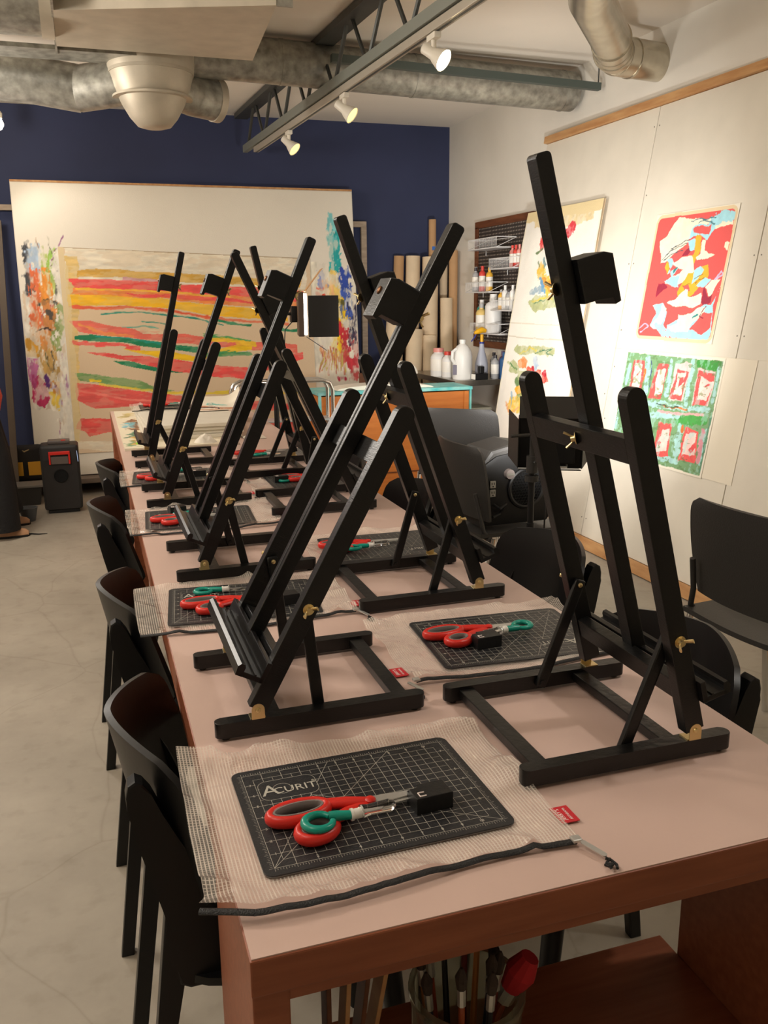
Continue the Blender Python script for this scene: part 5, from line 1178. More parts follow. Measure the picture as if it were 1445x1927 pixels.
Mw = Matrix.Translation(Vector((1.345, 2.0, 0))) @ Mh
pos = Mw @ Vector((0, 0.03, 0)); dr = (Mw.to_3x3() @ Vector((0, 1, 0)))
lamp('led_panel_light', 'AREA', pos, 11.5, (1.0, 0.975, 0.94), (0.2, 0.165), target=pos + dr, angle=80)

# ---- second LED panel, seen edge-on in front of the mural
root = thing('led_light', 'LED light panel seen edge on with a bright strip and black flap', 'studio light', (0.80, 3.75, 0))
for k in range(3):
    a = 0.3 + k * 2.094; MB().tube([(0, 0, 0.34), (0.15 * math.cos(a), 0.15 * math.sin(a) + 0.0, 0.012)], 0.008, 8).build('leg', BLKP, root, True)
MB().cyl((0, 0, 0.02), (0, 0, 1.33), 0.012).build('pole', BLKP, root, True)
MB().cyl((0, 0, 1.30), (0, 0, 1.36), 0.02).tube([(-0.03, 0, 1.335), (0.11, 0, 1.325)], 0.008, 10).box((0.105, 0, 1.325), (0.03, 0.05, 0.08), bev=0.004).build('arm', BLKP, root, True)
M2 = T(0.155, 0, 1.325) @ Rm(math.radians(-101), 'Z')
h_ = MB().box((0, -0.014, 0), (0.24, 0.028, 0.215), bev=0.004).build('panel_body', mat('panel_brown_grey', (84, 68, 58), 0.5), root); h_.matrix_local = M2
e_ = MB().box((0, 0.008, 0), (0.235, 0.014, 0.20)).build('led_face', mat('led_white2', (255, 250, 244), 0.3, emit=9.0), root); e_.matrix_local = M2
f_ = MB().box((0, 0, 0), (0.003, 0.15, 0.20)).build('side_flap', mat('flap_black', (30, 29, 28), 0.4), root); f_.matrix_local = M2 @ T(0.126, 0.095, -0.01)
f_ = MB().box((0, 0.07, 0.0), (0.22, 0.14, 0.002)).build('top_flap', PINE, root); f_.matrix_local = M2 @ T(0, 0.01, 0.11) @ Rm(0.9, 'X')
f_ = MB().box((0, 0.06, 0.0), (0.22, 0.12, 0.002)).build('bottom_flap', BLKP, root); f_.matrix_local = M2 @ T(0, 0.01, -0.11) @ Rm(-0.6, 'X')
MB().tube([(0.10, 0, 1.29), (0.06, 0, 1.25), (0.05, 0.0, 1.12), (0.01, 0, 1.0), (0.016, 0, 0.5)], 0.003, 6).build('cable', BLKP, root, True)
lamp('led_panel_light_far', 'AREA', (0.80 + 0.185, 3.74, 1.325), 12, (1.0, 0.97, 0.92), (0.2, 0.2), target=(3.0, 3.9, 1.0), angle=150)

# ============================================================ BACK RIGHT CORNER
root = thing('wooden_cabinet', 'orange wooden cabinet with a turquoise painted top edge behind the chairs', 'cabinet', (1.84, 5.02, 0))
MB().box((0, 0, 0.40), (1.05, 0.30, 0.76), bev=0.004).build('body', ORWD, root)
MB().box((0.505, -0.1545, 0.40), (0.035, 0.006, 0.76)).box((-0.505, -0.1545, 0.40), (0.035, 0.006, 0.76)).box((0, -0.1545, 0.25), (0.97, 0.005, 0.006), mi=1).build('face_frame', [ORWD, DKWD], root)
TQ = mat('turquoise_paint', (60, 180, 184), 0.5, col2=(150, 210, 205), vscale=14)
MB().box((0, 0, 0.80), (1.09, 0.34, 0.022), bev=0.003).box((-0.53, -0.16, 0.70), (0.02, 0.012, 0.18)).box((0.533, -0.16, 0.62), (0.012, 0.012, 0.34)).build('painted_edge', TQ, root)
o = MB().prism([(-0.34 * 1.0, 0), (0.0, 0.0), (0.34, 0)] + [(0.34 * math.cos(a), 0.03 * math.sin(a)) for a in [math.pi * k / 12 for k in range(1, 12)]], -0.1, 0.1, M=Rm(math.pi / 2, 'X')).build('white_tray', WHITE, None, loc=(1.78, 5.0, 0.812)); tag(o, 'low white tray lying on the orange cabinet', 'tray')
root = thing('steel_bench', 'stainless steel workbench crowded with bottles in the far right corner', 'workbench', (2.64, 5.66, 0))
SS = mat('brushed_stainless', (150, 146, 138), 0.3, 0.9, var=0.1, vscale=30, stretch=(1, 20, 1))
MB().box((0, 0, 0.80), (0.50, 0.98, 0.04), bev=0.003).build('worktop', SS, root)
for x in (-0.22, 0.22):
    for y in (-0.45, 0.45): MB().cyl((x, y, 0), (x, y, 0.78), 0.02).build('leg', SS, root, True)
MB().box((0, 0, 0.25), (0.46, 0.92, 0.02)).build('lower_shelf', SS, root)
o = MB().box((0, 0, 0.17), (0.20, 0.24, 0.34), bev=0.008).build('storage_bin', mat('bin_cream', (196, 192, 172), 0.5), None, loc=(2.66, 5.45, 0.26)); tag(o, 'pale translucent storage bin on the lower shelf of the steel bench', 'bin')
# pegboard
def pegmat():
    m = mat('pegboard_dark', (58, 50, 46), 0.6); nt = m.node_tree; N = nt.nodes; L = nt.links; b = N['Principled BSDF']
    tc = N.new('ShaderNodeTexCoord'); sp = N.new('ShaderNodeSeparateXYZ'); L.new(tc.outputs['Object'], sp.inputs[0]); outs = []
    for ax in ('Y', 'Z'):
        a = N.new('ShaderNodeMath'); a.operation = 'DIVIDE'; a.inputs[1].default_value = 0.0254 if ax == 'Z' else 0.0254; L.new(sp.outputs[ax], a.inputs[0])
        f = N.new('ShaderNodeMath'); f.operation = 'FRACT'; L.new(a.outputs[0], f.inputs[0]); s = N.new('ShaderNodeMath'); s.operation = 'SUBTRACT'; s.inputs[1].default_value = 0.5; L.new(f.outputs[0], s.inputs[0])
        q = N.new('ShaderNodeMath'); q.operation = 'POWER'; q.inputs[1].default_value = 2; ab = N.new('ShaderNodeMath'); ab.operation = 'ABSOLUTE'; L.new(s.outputs[0], ab.inputs[0]); L.new(ab.outputs[0], q.inputs[0]); outs.append(q.outputs[0])
    ad = N.new('ShaderNodeMath'); L.new(outs[0], ad.inputs[0]); L.new(outs[1], ad.inputs[1]); lt = N.new('ShaderNodeMath'); lt.operation = 'LESS_THAN'; lt.inputs[1].default_value = 0.045; L.new(ad.outputs[0], lt.inputs[0])
    mx = N.new('ShaderNodeMix'); mx.data_type = 'RGBA'; L.new(lt.outputs[0], mx.inputs[0]); mx.inputs[6].default_value = (*lin((52, 45, 42)), 1); mx.inputs[7].default_value = (*lin((170, 160, 148)), 1); L.new(mx.outputs[2], b.inputs['Base Color'])
    return m
root = thing('pegboard', 'black pegboard in a brown wooden frame on the right wall with wire baskets', 'pegboard', (2.89, 5.45, 1.495))
MB().box((-0.008, 0, 0), (0.008, 0.90, 0.92)).build('perforated_panel', pegmat(), root)
MB().box((-0.012, 0, 0.45), (0.026, 0.96, 0.05), bev=0.002).box((-0.012, 0, -0.45), (0.026, 0.96, 0.05), bev=0.002).box((-0.012, 0.455, 0), (0.026, 0.05, 0.87), bev=0.002).box((-0.012, -0.455, 0), (0.026, 0.05, 0.87), bev=0.002).build('frame', DKWD, root)
WIRE = mat('white_wire', (226, 224, 222), 0.35); WPL = mat('white_wire_shelf', (214, 212, 212), 0.5)
def basket(y, z, w, label, d=0.15):
    root = thing('wire_basket', label, 'basket', (2.872, y, z), group='white wire baskets on the pegboard')
    m = MB(); h = 0.07
    for zz, r in ((0.0, 0.0025), (h, 0.0032)):
        m.tube([(0, -w / 2, zz), (-d, -w / 2, zz), (-d, w / 2, zz), (0, w / 2, zz)], r, 6)
    m.tube([(0, -w / 2, h), (0, w / 2, h)], 0.003, 6)
    n = int(w / 0.014)
    for i in range(n + 1):
        yy = -w / 2 + w * i / n; m.tube([(0, yy, 0), (-d, yy, 0), (-d, yy, h)], 0.0013, 4)
    for s in (-1, 1):
        m.tube([(0.01, s * w / 2, h), (-d * 1.0, s * w / 2, 0.0)], 0.0022, 6); m.tube([(0.0, s * w / 2, 0), (0.0, s * w / 2, -0.04)], 0.003, 6)
    m.build('wires', WIRE, root); MB().box((-d / 2, 0, -0.004), (d, w, 0.004)).build('liner', WPL, root)
    return root
basket(5.48, 1.75, 0.50, 'empty white wire basket at the top of the pegboard')
basket(5.16, 1.60, 0.38, 'white wire basket second from the top, holding small paint bottles')
basket(5.56, 1.44, 0.42, 'white wire basket full of clear capped paint bottles at the left of the pegboard')
basket(5.14, 1.31, 0.34, 'white wire basket with short paint bottles next to the hanging canvas')
basket(5.42, 1.14, 0.50, 'lowest white wire basket holding large gel and white bottles')
def bottle(x, y, z, r, h, body, cap, label, neck=0.4, capc=None, sx=1, group=None, lab=None):
    root = thing('bottle', label, 'bottle', (x, y, z), group=group)
    MB().lathe([(0.0, 0.0), (r * 0.95, 0.0), (r, r * 0.1), (r, h * 0.68), (r * 0.85, h * 0.76), (r * neck, h * 0.82), (r * neck, h * 0.86), (0.0, h * 0.86)], 20, caps=False, sx=sx).build('body', body, root, True)
    MB().lathe([(0.0, h * 0.86), (r * neck * 1.15, h * 0.86), (r * neck * 1.1, h), (0.0, h)], 16, caps=False).build('cap', cap, root, True)
    if lab: MB().lathe([(r * 1.01, h * 0.2), (r * 1.02, h * 0.21), (r * 1.02, h * 0.6), (r * 1.01, h * 0.61)], 20, caps=False, sx=sx).build('label_band', lab, root, True)
    return root
def bm(n, c, r=0.35): return mat('bottle_' + n, c, r)
WB = bm('white', (232, 230, 226)); SMK = bm('smoke', (170, 170, 170)); GRN_ = bm('teal', (40, 160, 150)); GEL = bm('gel', (226, 196, 120)); YLB = bm('yellow', (230, 176, 60)); RDB = bm('red', (214, 70, 60)); BLB = bm('blue', (60, 110, 170)); PKB = bm('pink', (226, 150, 140)); DKB = bm('dark', (60, 56, 60)); PUB = bm('violet', (120, 104, 140)); LAB = bm('label', (240, 236, 226)); 
g1 = 'paint bottles in the pegboard baskets'
for i in range(6): bottle(2.79 - 0.03 * (i % 2), 5.73 - 0.062 * i, 1.444, 0.026, 0.185 - 0.008 * (i % 3), [SMK, SMK, PKB, RDB, SMK, YLB][i], [SMK, DKB, RDB, RDB, SMK, YLB][i], ['clear paint bottle at the left end of the left pegboard basket', 'clear dark capped paint bottle, second in the left pegboard basket', 'pink paint bottle in the middle of the left pegboard basket', 'red paint bottle in the left pegboard basket', 'clear paint bottle next to the yellow one in the left pegboard basket', 'yellow paint bottle at the right end of the left pegboard basket'][i], group=g1, lab=LAB)
for i in range(4): bottle(2.80, 5.13 - 0.055 * i, 1.604, 0.022, 0.15, [PKB, RDB, PKB, RDB][i], [RDB, RDB, PKB, RDB][i], 'small red and pink paint bottle in the second pegboard basket', group='red paint bottles in the second basket', lab=LAB)
for i in range(5): bottle(2.79, 5.275 - 0.062 * i, 1.314, 0.024, 0.14 + 0.03 * (i % 2), [YLB, WB, SMK, WB, WB][i], [SMK, WB, DKB, WB, WB][i], ['yellow labelled short bottle in the basket beside the canvas', 'white short bottle in the basket beside the canvas, next to the yellow one', 'grey short bottle in the basket beside the canvas', 'taller white nozzle bottle in the basket beside the canvas', 'white bottle at the canvas end of the basket'][i], group=g1, lab=LAB)
bottle(2.80, 5.63, 1.144, 0.04, 0.24, GRN_, WB, 'teal bottle in the lowest pegboard basket', group=g1); bottle(2.76, 5.55, 1.144, 0.042, 0.21, GEL, SMK, 'amber gel bottle in the lowest pegboard basket', group=g1, lab=LAB)
bottle(2.81, 5.475, 1.144, 0.042, 0.25, WB, WB, 'narrow white bottle in the lowest pegboard basket, beside the amber one', group=g1); bottle(2.78, 5.385, 1.144, 0.062, 0.28, WB, WB, 'large white bottle in the lowest pegboard basket', group=g1)
# things on the bench
ZB = 0.82
root = thing('plastic_jug', 'big white gallon jug with a loop handle on the steel bench', 'jug', (2.50, 5.30, ZB))
MB().lathe([(0.0, 0.0), (0.068, 0.0), (0.072, 0.01), (0.072, 0.16), (0.066, 0.20), (0.045, 0.235), (0.020, 0.255), (0.020, 0.265), (0.0, 0.265)], 28, caps=False).build('body', WB, root, True)
MB().tube([(-0.055, -0.02, 0.22), (-0.088, -0.025, 0.20), (-0.092, -0.025, 0.15), (-0.070, -0.02, 0.115)], 0.012, 12).build('handle', WB, root, True)
MB().cyl((0, 0, 0.262), (0, 0, 0.285), 0.023).build('cap', WB, root, True); MB().box((-0.045, -0.062, 0.07), (0.035, 0.003, 0.07), Rm(-0.5, 'Z')).build('label', mat('label_grey', (110, 104, 120), 0.5), root)
root = thing('spray_bottle', 'clear spray bottle with a yellow trigger head on the steel bench', 'spray bottle', (2.68, 5.36, ZB))
MB().lathe([(0.0, 0.0), (0.046, 0.0), (0.048, 0.01), (0.048, 0.10), (0.036, 0.15), (0.022, 0.20), (0.016, 0.25), (0.0, 0.25)], 24, caps=False).build('body', mat('spray_clear', (196, 200, 214), 0.25, alpha=0.85), root, True)
MB().cyl((0, 0, 0.248), (0, 0, 0.262), 0.019).build('collar', mat('blue_plastic', (50, 60, 140), 0.4), root, True)
MB().cyl((0, 0, 0.262), (0, 0, 0.315), 0.012).tube([(0.03, 0, 0.34), (0.0, 0, 0.348), (-0.035, 0, 0.335), (-0.06, 0, 0.325)], [0.014, 0.022, 0.018, 0.01], 14).build('spray_head', mat('yellow_plastic', (240, 180, 30), 0.35), root, True)
MB().tube([(-0.045, 0, 0.33), (-0.055, 0, 0.30), (-0.085, 0, 0.265)], [0.006, 0.006, 0.004], 8).build('trigger', mat('blue_plastic'), root, True)
for i, (x, y, r, h, b_, c_, l_) in enumerate([(2.38 + 0.06, 5.62, 0.060, 0.21, WB, PKB, 'white tub bottle with orange lid at the left end of the steel bench'), (2.47, 5.50, 0.045, 0.19, WB, RDB, 'white squeeze bottle between the tub and the gallon jug'), (2.62, 5.50, 0.032, 0.20, DKB, DKB, 'dark bottle behind the gallon jug'), (2.74, 5.25, 0.030, 0.17, SMK, DKB, 'clear dark capped bottle to the right of the spray bottle'), (2.80, 5.22, 0.034, 0.19, BLB, BLB, 'blue bottle next to the hanging canvas'), (2.85, 5.35, 0.030, 0.19, PUB, PUB, 'violet bottle at the back of the steel bench'), (2.80, 5.40, 0.028, 0.18, SMK, DKB, 'clear bottle behind the blue bottle'), (2.85, 5.26, 0.025, 0.20, RDB, RDB, 'red bottle at the back of the bench by the canvas'), (2.74, 5.45, 0.03, 0.17, WB, DKB, 'white bottle behind the spray bottle on the bench')]):
    bottle(x, y, ZB, r, h, b_, c_, l_, 0.6 if i < 2 else 0.4, group='bottles on the steel bench', lab=LAB if i not in (4, 5) else None)
root = thing('metal_punch', 'small black device with a white end lying on the steel bench edge', 'tool', (2.60, 5.21, ZB))
MB().box((0.0, 0, 0.022), (0.11, 0.05, 0.044), bev=0.003).box((0.01, 0.0, 0.07), (0.035, 0.04, 0.05), bev=0.003).build('body', BLKP, root); MB().box((-0.052, -0.002, 0.022), (0.012, 0.052, 0.038), bev=0.002).build('end_plate', LAB, root)
# canvas rolls in the corner
def roll(x, y, r, h, m_, label, lx=0.0, ly=0.0, hollow=True):
    top = Vector((x + lx, y + ly, h)); bot = Vector((x, y, 0.0)); mb = MB()
    mb.tube([bot, top], r, 22)
    o = mb.build('canvas_roll', m_, None, True); tag(o, label, 'canvas roll', 'rolled canvas and cardboard tubes in the navy corner')
    if hollow:
        MB().tube([top - (top - bot).normalized() * 0.0005, top + (top - bot).normalized() * 0.001], r * 0.6, 18).build('tube_opening', mat('tube_shadow', (70, 52, 40), 0.9), o)
roll(2.70, 6.42, 0.030, 2.03, CARD, 'tallest thin cardboard tube with a blue smear in the navy corner', 0.0, 0.0)
roll(2.36, 6.44, 0.042, 1.74, CARD, 'leftmost brown cardboard tube of the corner rolls', 0.06, 0.02)
roll(2.50, 6.42, 0.060, 1.74, CANV, 'pale canvas roll next to the leftmost brown tube', 0.04, 0.03)
roll(2.64, 6.33, 0.066, 1.73, CANV, 'widest pale canvas roll in the middle of the corner rolls', 0.02, 0.03)
roll(2.81, 6.44, 0.034, 1.80, CANV, 'slim pale canvas roll touching the white wall corner', 0.0, 0.0)
roll(2.84, 6.30, 0.036, 1.78, CARD, 'brown cardboard tube against the white wall', 0.0, 0.0)
roll(2.25, 6.29, 0.075, 1.35, CANV, 'short wide pale canvas roll at the left front of the corner rolls', 0.10, 0.04, False)
roll(2.44, 6.26, 0.07, 1.15, CANV, 'short pale canvas roll at the front of the corner rolls', 0.06, 0.04, False)
roll(2.60, 6.23, 0.06, 1.10, CANV, 'short pale canvas roll behind the gallon jug', 0.02, 0.04, False)
roll(2.76, 6.22, 0.05, 1.40, CANV, 'middle height pale canvas roll close to the white wall', 0.0, 0.03, False)
o = MB().box((0, 0, 0), (0.028, 0.002, 0.03)).build('paint_smear', mat('blue_smear', (60, 110, 190), 0.5), None, loc=(2.70, 6.388, 1.80)); tag(o, 'small blue paint smear on the tallest cardboard tube', 'paint mark')
root = thing('wooden_box', 'brown wooden box with a white round topped panel behind the orange cabinet', 'box', (2.06, 5.75, 0))
MB().box((0, 0, 0.42), (0.34, 0.3, 0.84), bev=0.004).build('body', DKWD, root)
MB().prism([(-0.14, 0), (0.14, 0)] + [(0.14 * math.cos(a), 0.10 * math.sin(a)) for a in [math.pi * k / 14 for k in range(1, 14)]], -0.01, 0.01, M=T(0.08, -0.1, 0.842) @ Rm(math.pi / 2, 'X')).build('round_panel', WHITE, root)
# chrome cart
root = thing('chrome_cart', 'chrome tube cart with rounded handles standing beyond the far end of the table', 'cart', (1.04, 4.68, 0))
def U(x0, x1, y, z, r=0.06): return [(x0, y, 0.08), (x0, y, z - r), (x0 + r * 0.3, y, z - r * 0.3), (x0 + r, y, z), (x1 - r, y, z), (x1 - r * 0.3, y, z - r * 0.3), (x1, y, z - r), (x1, y, 0.08)]
MB().tube(U(-0.31, 0.31, 0.0, 0.905), 0.012, 12).build('handle', CHROME, root, True); MB().tube(U(-0.31, 0.31, 0.13, 0.905), 0.012, 12).build('handle', CHROME, root, True)
for zz in (0.66, 0.25): MB().box((0, 0.065, zz), (0.60, 0.15, 0.012), bev=0.003).build('shelf', mat('frosted_shelf', (190, 196, 196), 0.2, alpha=0.75), root)
for x in (-0.31, 0.31):
    for y in (0, 0.13): MB().cyl((x - 0.01, y, 0.045), (x + 0.01, y, 0.045), 0.045).cyl((x, y, 0.045), (x, y, 0.09), 0.008).build('wheel', BLKP, root, True)
# ============================================================ LEFT BACK
root = thing('party_speaker', 'black trolley speaker with a red handle bracket in front of the big board', 'speaker', (-0.328, 5.60, 0), 0.0)
MB().box((0, 0, 0.245), (0.245, 0.20, 0.44), bev=0.022, seg=3).build('cabinet', mat('speaker_black', (34, 32, 31), 0.5, bump=0.2, bscale=300), root, True)
MB().box((0, -0.1005, 0.20), (0.215, 0.004, 0.34), bev=0.0015).build('front_grille', mat('speaker_grille', (44, 40, 38), 0.7, bump=0.6, bscale=600), root)
MB().tube([(0.0 + 0.042 * math.cos(a), -0.105, 0.26 + 0.042 * math.sin(a)) for a in [2 * math.pi * k / 28 for k in range(28)]], 0.004, 8, closed=True).cyl((0, -0.102, 0.26), (0, -0.106, 0.26), 0.038).build('speaker_cone', mat('deep_black'), root, True)
MB().box((0, -0.112, 0.415), (0.135, 0.016, 0.022), bev=0.003).box((-0.062, -0.112, 0.375), (0.011, 0.014, 0.07), bev=0.002).box((0.062, -0.112, 0.375), (0.011, 0.014, 0.07), bev=0.002).build('red_handle', RED, root)
MB().box((0, -0.106, 0.365), (0.11, 0.010, 0.05), bev=0.002).build('handle_panel', mat('speaker_panel', (96, 84, 78), 0.5), root)
MB().box((0, 0.02, 0.476), (0.14, 0.10, 0.022), bev=0.006).box((0.03, -0.02, 0.488), (0.03, 0.02, 0.005), mi=1).build('top_panel', [mat('speaker_top', (96, 88, 84), 0.4), RED], root)
MB().tube([(0.095, -0.097, 0.446), (0.112, -0.097, 0.42), (0.115, -0.099, 0.35)], 0.002, 6).build('light_strip', mat('blue_white_glow', (170, 190, 225), 0.3, emit=0.5), root)
for x in (-0.1, 0.1): MB().cyl((x - 0.012, 0.06, 0.022), (x + 0.012, 0.06, 0.022), 0.022).build('wheel', BLKP, root, True)
MB().box((0, -0.06, 0.012), (0.2, 0.04, 0.024), bev=0.004).build('foot', BLKP, root)
root = thing('tool_bag', 'dark bag with yellow panels resting on the low platform at the left', 'bag', (-0.585, 6.16, 0.124))
MB().box((0, 0, 0.13), (0.24, 0.14, 0.25), bev=0.03, seg=3).build('body', mat('bag_dark', (30, 26, 24), 0.8), root, True)
for x in (-0.06, 0.06): MB().box((x, -0.072, 0.095), (0.085, 0.006, 0.10), bev=0.002).build('yellow_panel', mat('yellow_fabric', (206, 150, 40), 0.7), root)
MB().tube([(-0.04, -0.05, 0.25), (0.0, -0.07, 0.22), (0.05, -0.06, 0.24)], 0.006, 8).build('strap', mat('strap_tan', (150, 130, 90), 0.7), root)
root = thing('storage_bin', 'dark grey plastic bin standing on the floor beside the trolley speaker', 'bin', (-0.58, 5.92, 0.0))
MB().prism([(-0.085, 0), (0.085, 0), (0.10, 0.13), (-0.10, 0.13)], -0.08, 0.08, M=Rm(math.pi / 2, 'X'), bev=0.004).build('tub', CHARC, root); MB().box((0, 0, 0.135), (0.23, 0.19, 0.015), bev=0.003).build('rim', mat('rim_grey', (120, 116, 110), 0.5), root)
root = thing('storage_bin', 'small grey bowl shaped bin on the floor behind the black trousers', 'bin', (-0.545, 5.36, 0.0))
MB().lathe([(0.0, 0.0), (0.04, 0.0), (0.058, 0.085), (0.062, 0.09), (0.055, 0.09), (0.0, 0.012)], 24, caps=False).build('bowl', mat('bowl_grey', (84, 88, 92), 0.4), root, True)
# ---- person standing at the left edge, only the lower right side in frame
def skin_chain(name, pts, rads, edges, m_, parent, sub=2):
    me = bpy.data.meshes.new(name); me.from_pydata(pts, edges, []); o = bpy.data.objects.new(name, me); COL.objects.link(o)
    o.parent = parent; md = o.modifiers.new('s', 'SKIN'); md.use_smooth_shade = True
    for i, r in enumerate(rads): me.skin_vertices[0].data[i].radius = (r, r) if not isinstance(r, tuple) else r
    me.skin_vertices[0].data[0].use_root = True
    sb = o.modifiers.new('d', 'SUBSURF'); sb.levels = sub; sb.render_levels = sub
    me.materials.append(m_); return o
root = thing('person', 'person in wide black trousers and a coral top standing at the left edge, facing right', 'person', (-0.785, 5.05, 0))
SKN = mat('skin', (204, 160, 132), 0.55)
body = [(0, 0, 0.92), (0, 0, 1.10), (0.0, 0, 1.30), (0.0, 0, 1.42), (0.02, 0, 1.50), (0.03, 0, 1.60), (0.035, 0, 1.68),
        (0, 0.18, 1.38), (0.0, 0.22, 1.12), (-0.01, 0.22, 0.90), (0, -0.18, 1.38), (0.0, -0.22, 1.12), (-0.01, -0.22, 0.90),
        (0.0, 0.09, 0.86), (0.07, 0.12, 0.47), (0.09, 0.20, 0.09), (0.0, -0.09, 0.86), (0.09, -0.10, 0.47), (0.12, -0.10, 0.09)]
rad = [0.14, 0.12, 0.14, 0.08, 0.05, 0.085, 0.075, 0.05, 0.04, 0.028, 0.05, 0.04, 0.028, 0.085, 0.055, 0.035, 0.085, 0.055, 0.035]
E_ = [(0, 1), (1, 2), (2, 3), (3, 4), (4, 5), (5, 6), (3, 7), (7, 8), (8, 9), (3, 10), (10, 11), (11, 12), (0, 13), (13, 14), (14, 15), (0, 16), (16, 17), (17, 18)]
b_ = skin_chain('body', body, rad, E_, SKN, root)
TRO = mat('trouser_black', (24, 23, 24), 0.85, bump=0.3, bscale=60)
def cloth_tube(name, pts, rads, m_, parent, seg=20, sq=(1, 1)): return MB().tube(pts, rads, seg, caps=False, sq=sq).build(name, m_, parent, True)
cloth_tube('trouser_leg', [(0.01, 0.07, 0.88), (0.03, 0.10, 0.75), (0.08, 0.12, 0.50), (0.10, 0.17, 0.25), (0.115, 0.21, 0.10)], [0.115, 0.11, 0.105, 0.10, 0.105], TRO, root)
cloth_tube('trouser_leg', [(0.01, -0.07, 0.88), (0.04, -0.09, 0.75), (0.10, -0.10, 0.50), (0.115, -0.10, 0.25), (0.115, -0.10, 0.05)], [0.115, 0.11, 0.10, 0.10, 0.105], TRO, root)
COR = mat('coral_knit', (214, 78, 62), 0.8, bump=0.3, bscale=90)
cloth_tube('coral_top', [(0.0, 0, 0.79), (0.01, 0, 0.85), (0.0, 0, 1.0), (0, 0, 1.2), (0, 0, 1.36), (0.0, 0, 1.44), (0.01, 0, 1.47)], [0.185, 0.195, 0.17, 0.165, 0.17, 0.12, 0.065], COR, root, 28, (1.15, 0.9))
for s in (-1, 1): cloth_tube('sleeve', [(0, s * 0.15, 1.40), (0.005, s * 0.22, 1.24), (0.0, s * 0.235, 1.08), (0.0, s * 0.23, 0.93), (0.0, s * 0.225, 0.86)], [0.06, 0.065, 0.06, 0.06, 0.055], COR, root)
for s in (-1, 1):
    b = Vector((0.0, s * 0.225, 0.86)); pts = [b, b + Vector((0.01, 0, -0.07))]; rr = [(0.024, 0.014), (0.036, 0.014)]; ed = [(0, 1)]
    for k in range(4):
        i = len(pts); y0 = (k - 1.5) * 0.018; L1 = 0.034 + 0.004 * (1 - abs(k - 1.5))
        pts += [b + Vector((0.012 + y0, 0, -0.085)), b + Vector((0.016 + y0, -s * 0.006, -0.085 - L1)), b + Vector((0.018 + y0, -s * 0.02, -0.085 - 1.8 * L1))]; rr += [0.009, 0.0085, 0.007]; ed += [(1, i), (i, i + 1), (i + 1, i + 2)]
    i = len(pts); pts += [b + Vector((0.04, -s * 0.01, -0.05)), b + Vector((0.055, -s * 0.02, -0.085))]; rr += [0.010, 0.008]; ed += [(0, i), (i, i + 1)]
    skin_chain('hand', pts, rr, ed, SKN, root, 1)
hm = MB().lathe([(0.0, 0.125), (0.05, 0.115), (0.085, 0.07), (0.098, 0.0), (0.092, -0.08), (0.07, -0.13), (0.06, -0.13), (0.08, 0.0), (0.0, 0.10)], 24, caps=False, sx=0.95, sy=0.85).build('hair', mat('hair_brown', (60, 42, 32), 0.7), root, True, loc=(-0.018, 0, 1.655), rot=(0, -0.30, 0))
fc = MB().lathe([(0.0, -0.012), (0.010, -0.008), (0.013, 0.004), (0.006, 0.028), (0.0, 0.034)], 12, caps=False).build('nose', SKN, root, True, loc=(0.125, 0, 1.625))
for s in (-1, 1): MB().lathe([(0.0, -0.009), (0.009, 0.0), (0.0, 0.009)], 12, caps=False).build('eye', mat('eye_dark', (40, 30, 26), 0.3), root, True, loc=(0.112, s * 0.030, 1.650)); MB().lathe([(0.0, -0.03), (0.012, -0.02), (0.016, 0.01), (0.0, 0.03)], 12, caps=False, sx=1, sy=0.5).build('ear', SKN, root, True, loc=(0.02, s * 0.088, 1.635))
MB().tube([(0.108, -0.024, 1.585), (0.118, 0, 1.583), (0.108, 0.024, 1.585)], 0.005, 8).build('mouth', mat('lips', (170, 96, 88), 0.5), root, True)
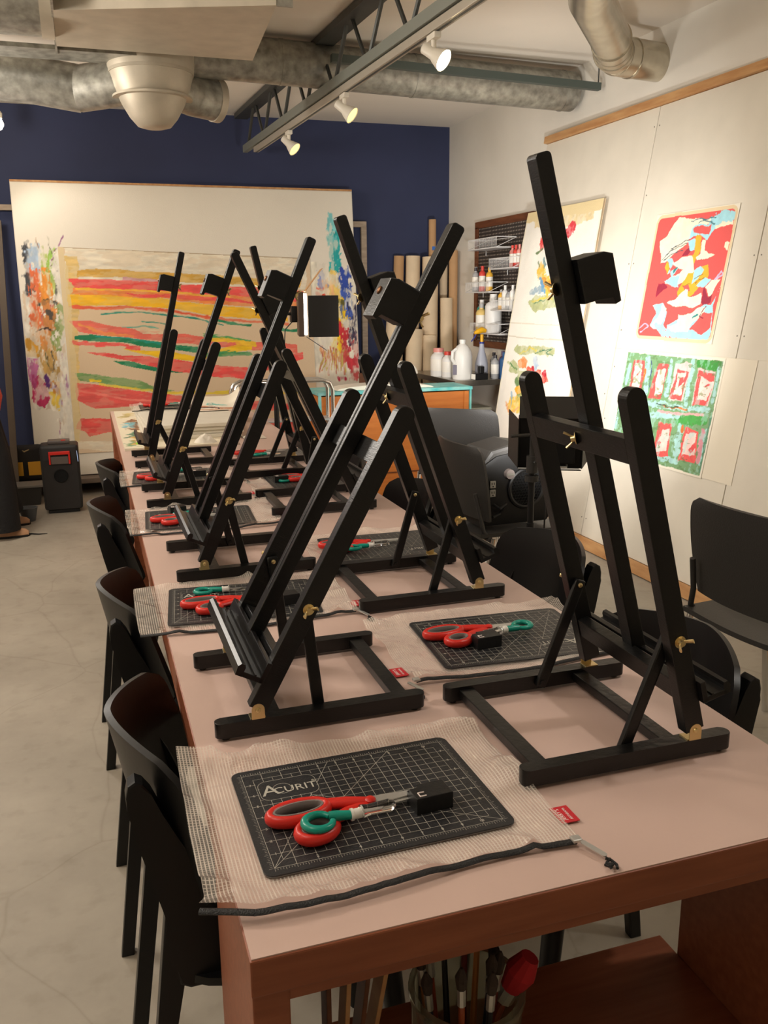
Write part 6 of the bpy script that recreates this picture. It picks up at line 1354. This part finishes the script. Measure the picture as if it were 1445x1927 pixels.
SHO = mat('shoe_tan', (176, 134, 100), 0.6); SOL = mat('sole_black', (20, 19, 18), 0.7)
for (x, y) in ((0.12, 0.21), (0.13, -0.10)):
    sh = MB(); P = []
    for i in range(13):
        t = i / 12; u = -0.08 + 0.21 * t; hw = 0.036 * math.sin(math.pi * (0.18 + 0.74 * t)) ** 0.5; hh = 0.075 - 0.045 * max(0, t - 0.25) / 0.75 if t < 0.97 else 0.02
        P.append([Vector((u, hw * math.cos(a), 0.012 + hh * math.sin(a))) for a in [math.pi * k / 12 for k in range(13)]])
    sh.grid(P); sh.build('shoe', SHO, root, True, loc=(x, y, 0)); MB().prism([(-0.085, -0.032), (0.06, -0.042), (0.125, -0.022), (0.135, 0.0), (0.125, 0.022), (0.06, 0.042), (-0.085, 0.032)], 0.0, 0.014, bev=0.002).build('sole', SOL, root, loc=(x, y, 0))
o = MB().tube([(-0.545, 4.965, 0.006), (-0.51, 4.975, 0.005), (-0.47, 4.95, 0.005), (-0.42, 4.955, 0.004)], [0.006, 0.005, 0.004, 0.002], 8).build('dark_cord', SOL, None, True); tag(o, 'thin dark cord on the floor pointing away from the tan shoe', 'cord')
# ---- cables on the floor beside the table
WC = mat('cable_white', (214, 210, 204), 0.5); OC = mat('cable_orange', (235, 90, 50), 0.5)
random.seed(3)
for i in range(5):
    x, y = 1.75 + 0.05 * i, 3.35 - 0.12 * i
    pts = [(x + 0.10 * math.sin(k * 1.1 + i * 2), y + 0.16 * math.cos(k * 0.9 + i), 0.008 + 0.004 * (i % 2)) for k in range(9)]
    o = MB().tube(pts, 0.006, 6).build('floor_cable', WC if i != 2 else OC, None, True); tag(o, 'orange extension cable tangled on the floor beyond the right chairs' if i == 2 else 'white cable tangled on the floor beyond the right chairs', 'cable', None if i == 2 else 'white cables on the floor')
o = MB().box((0, 0, 0.03), (0.30, 0.22, 0.05), bev=0.01).build('power_strip_box', WC, None, loc=(1.76, 3.2, 0), rot=(0, 0, 0.5)); tag(o, 'white box on the floor among the cables beyond the right chairs', 'box')
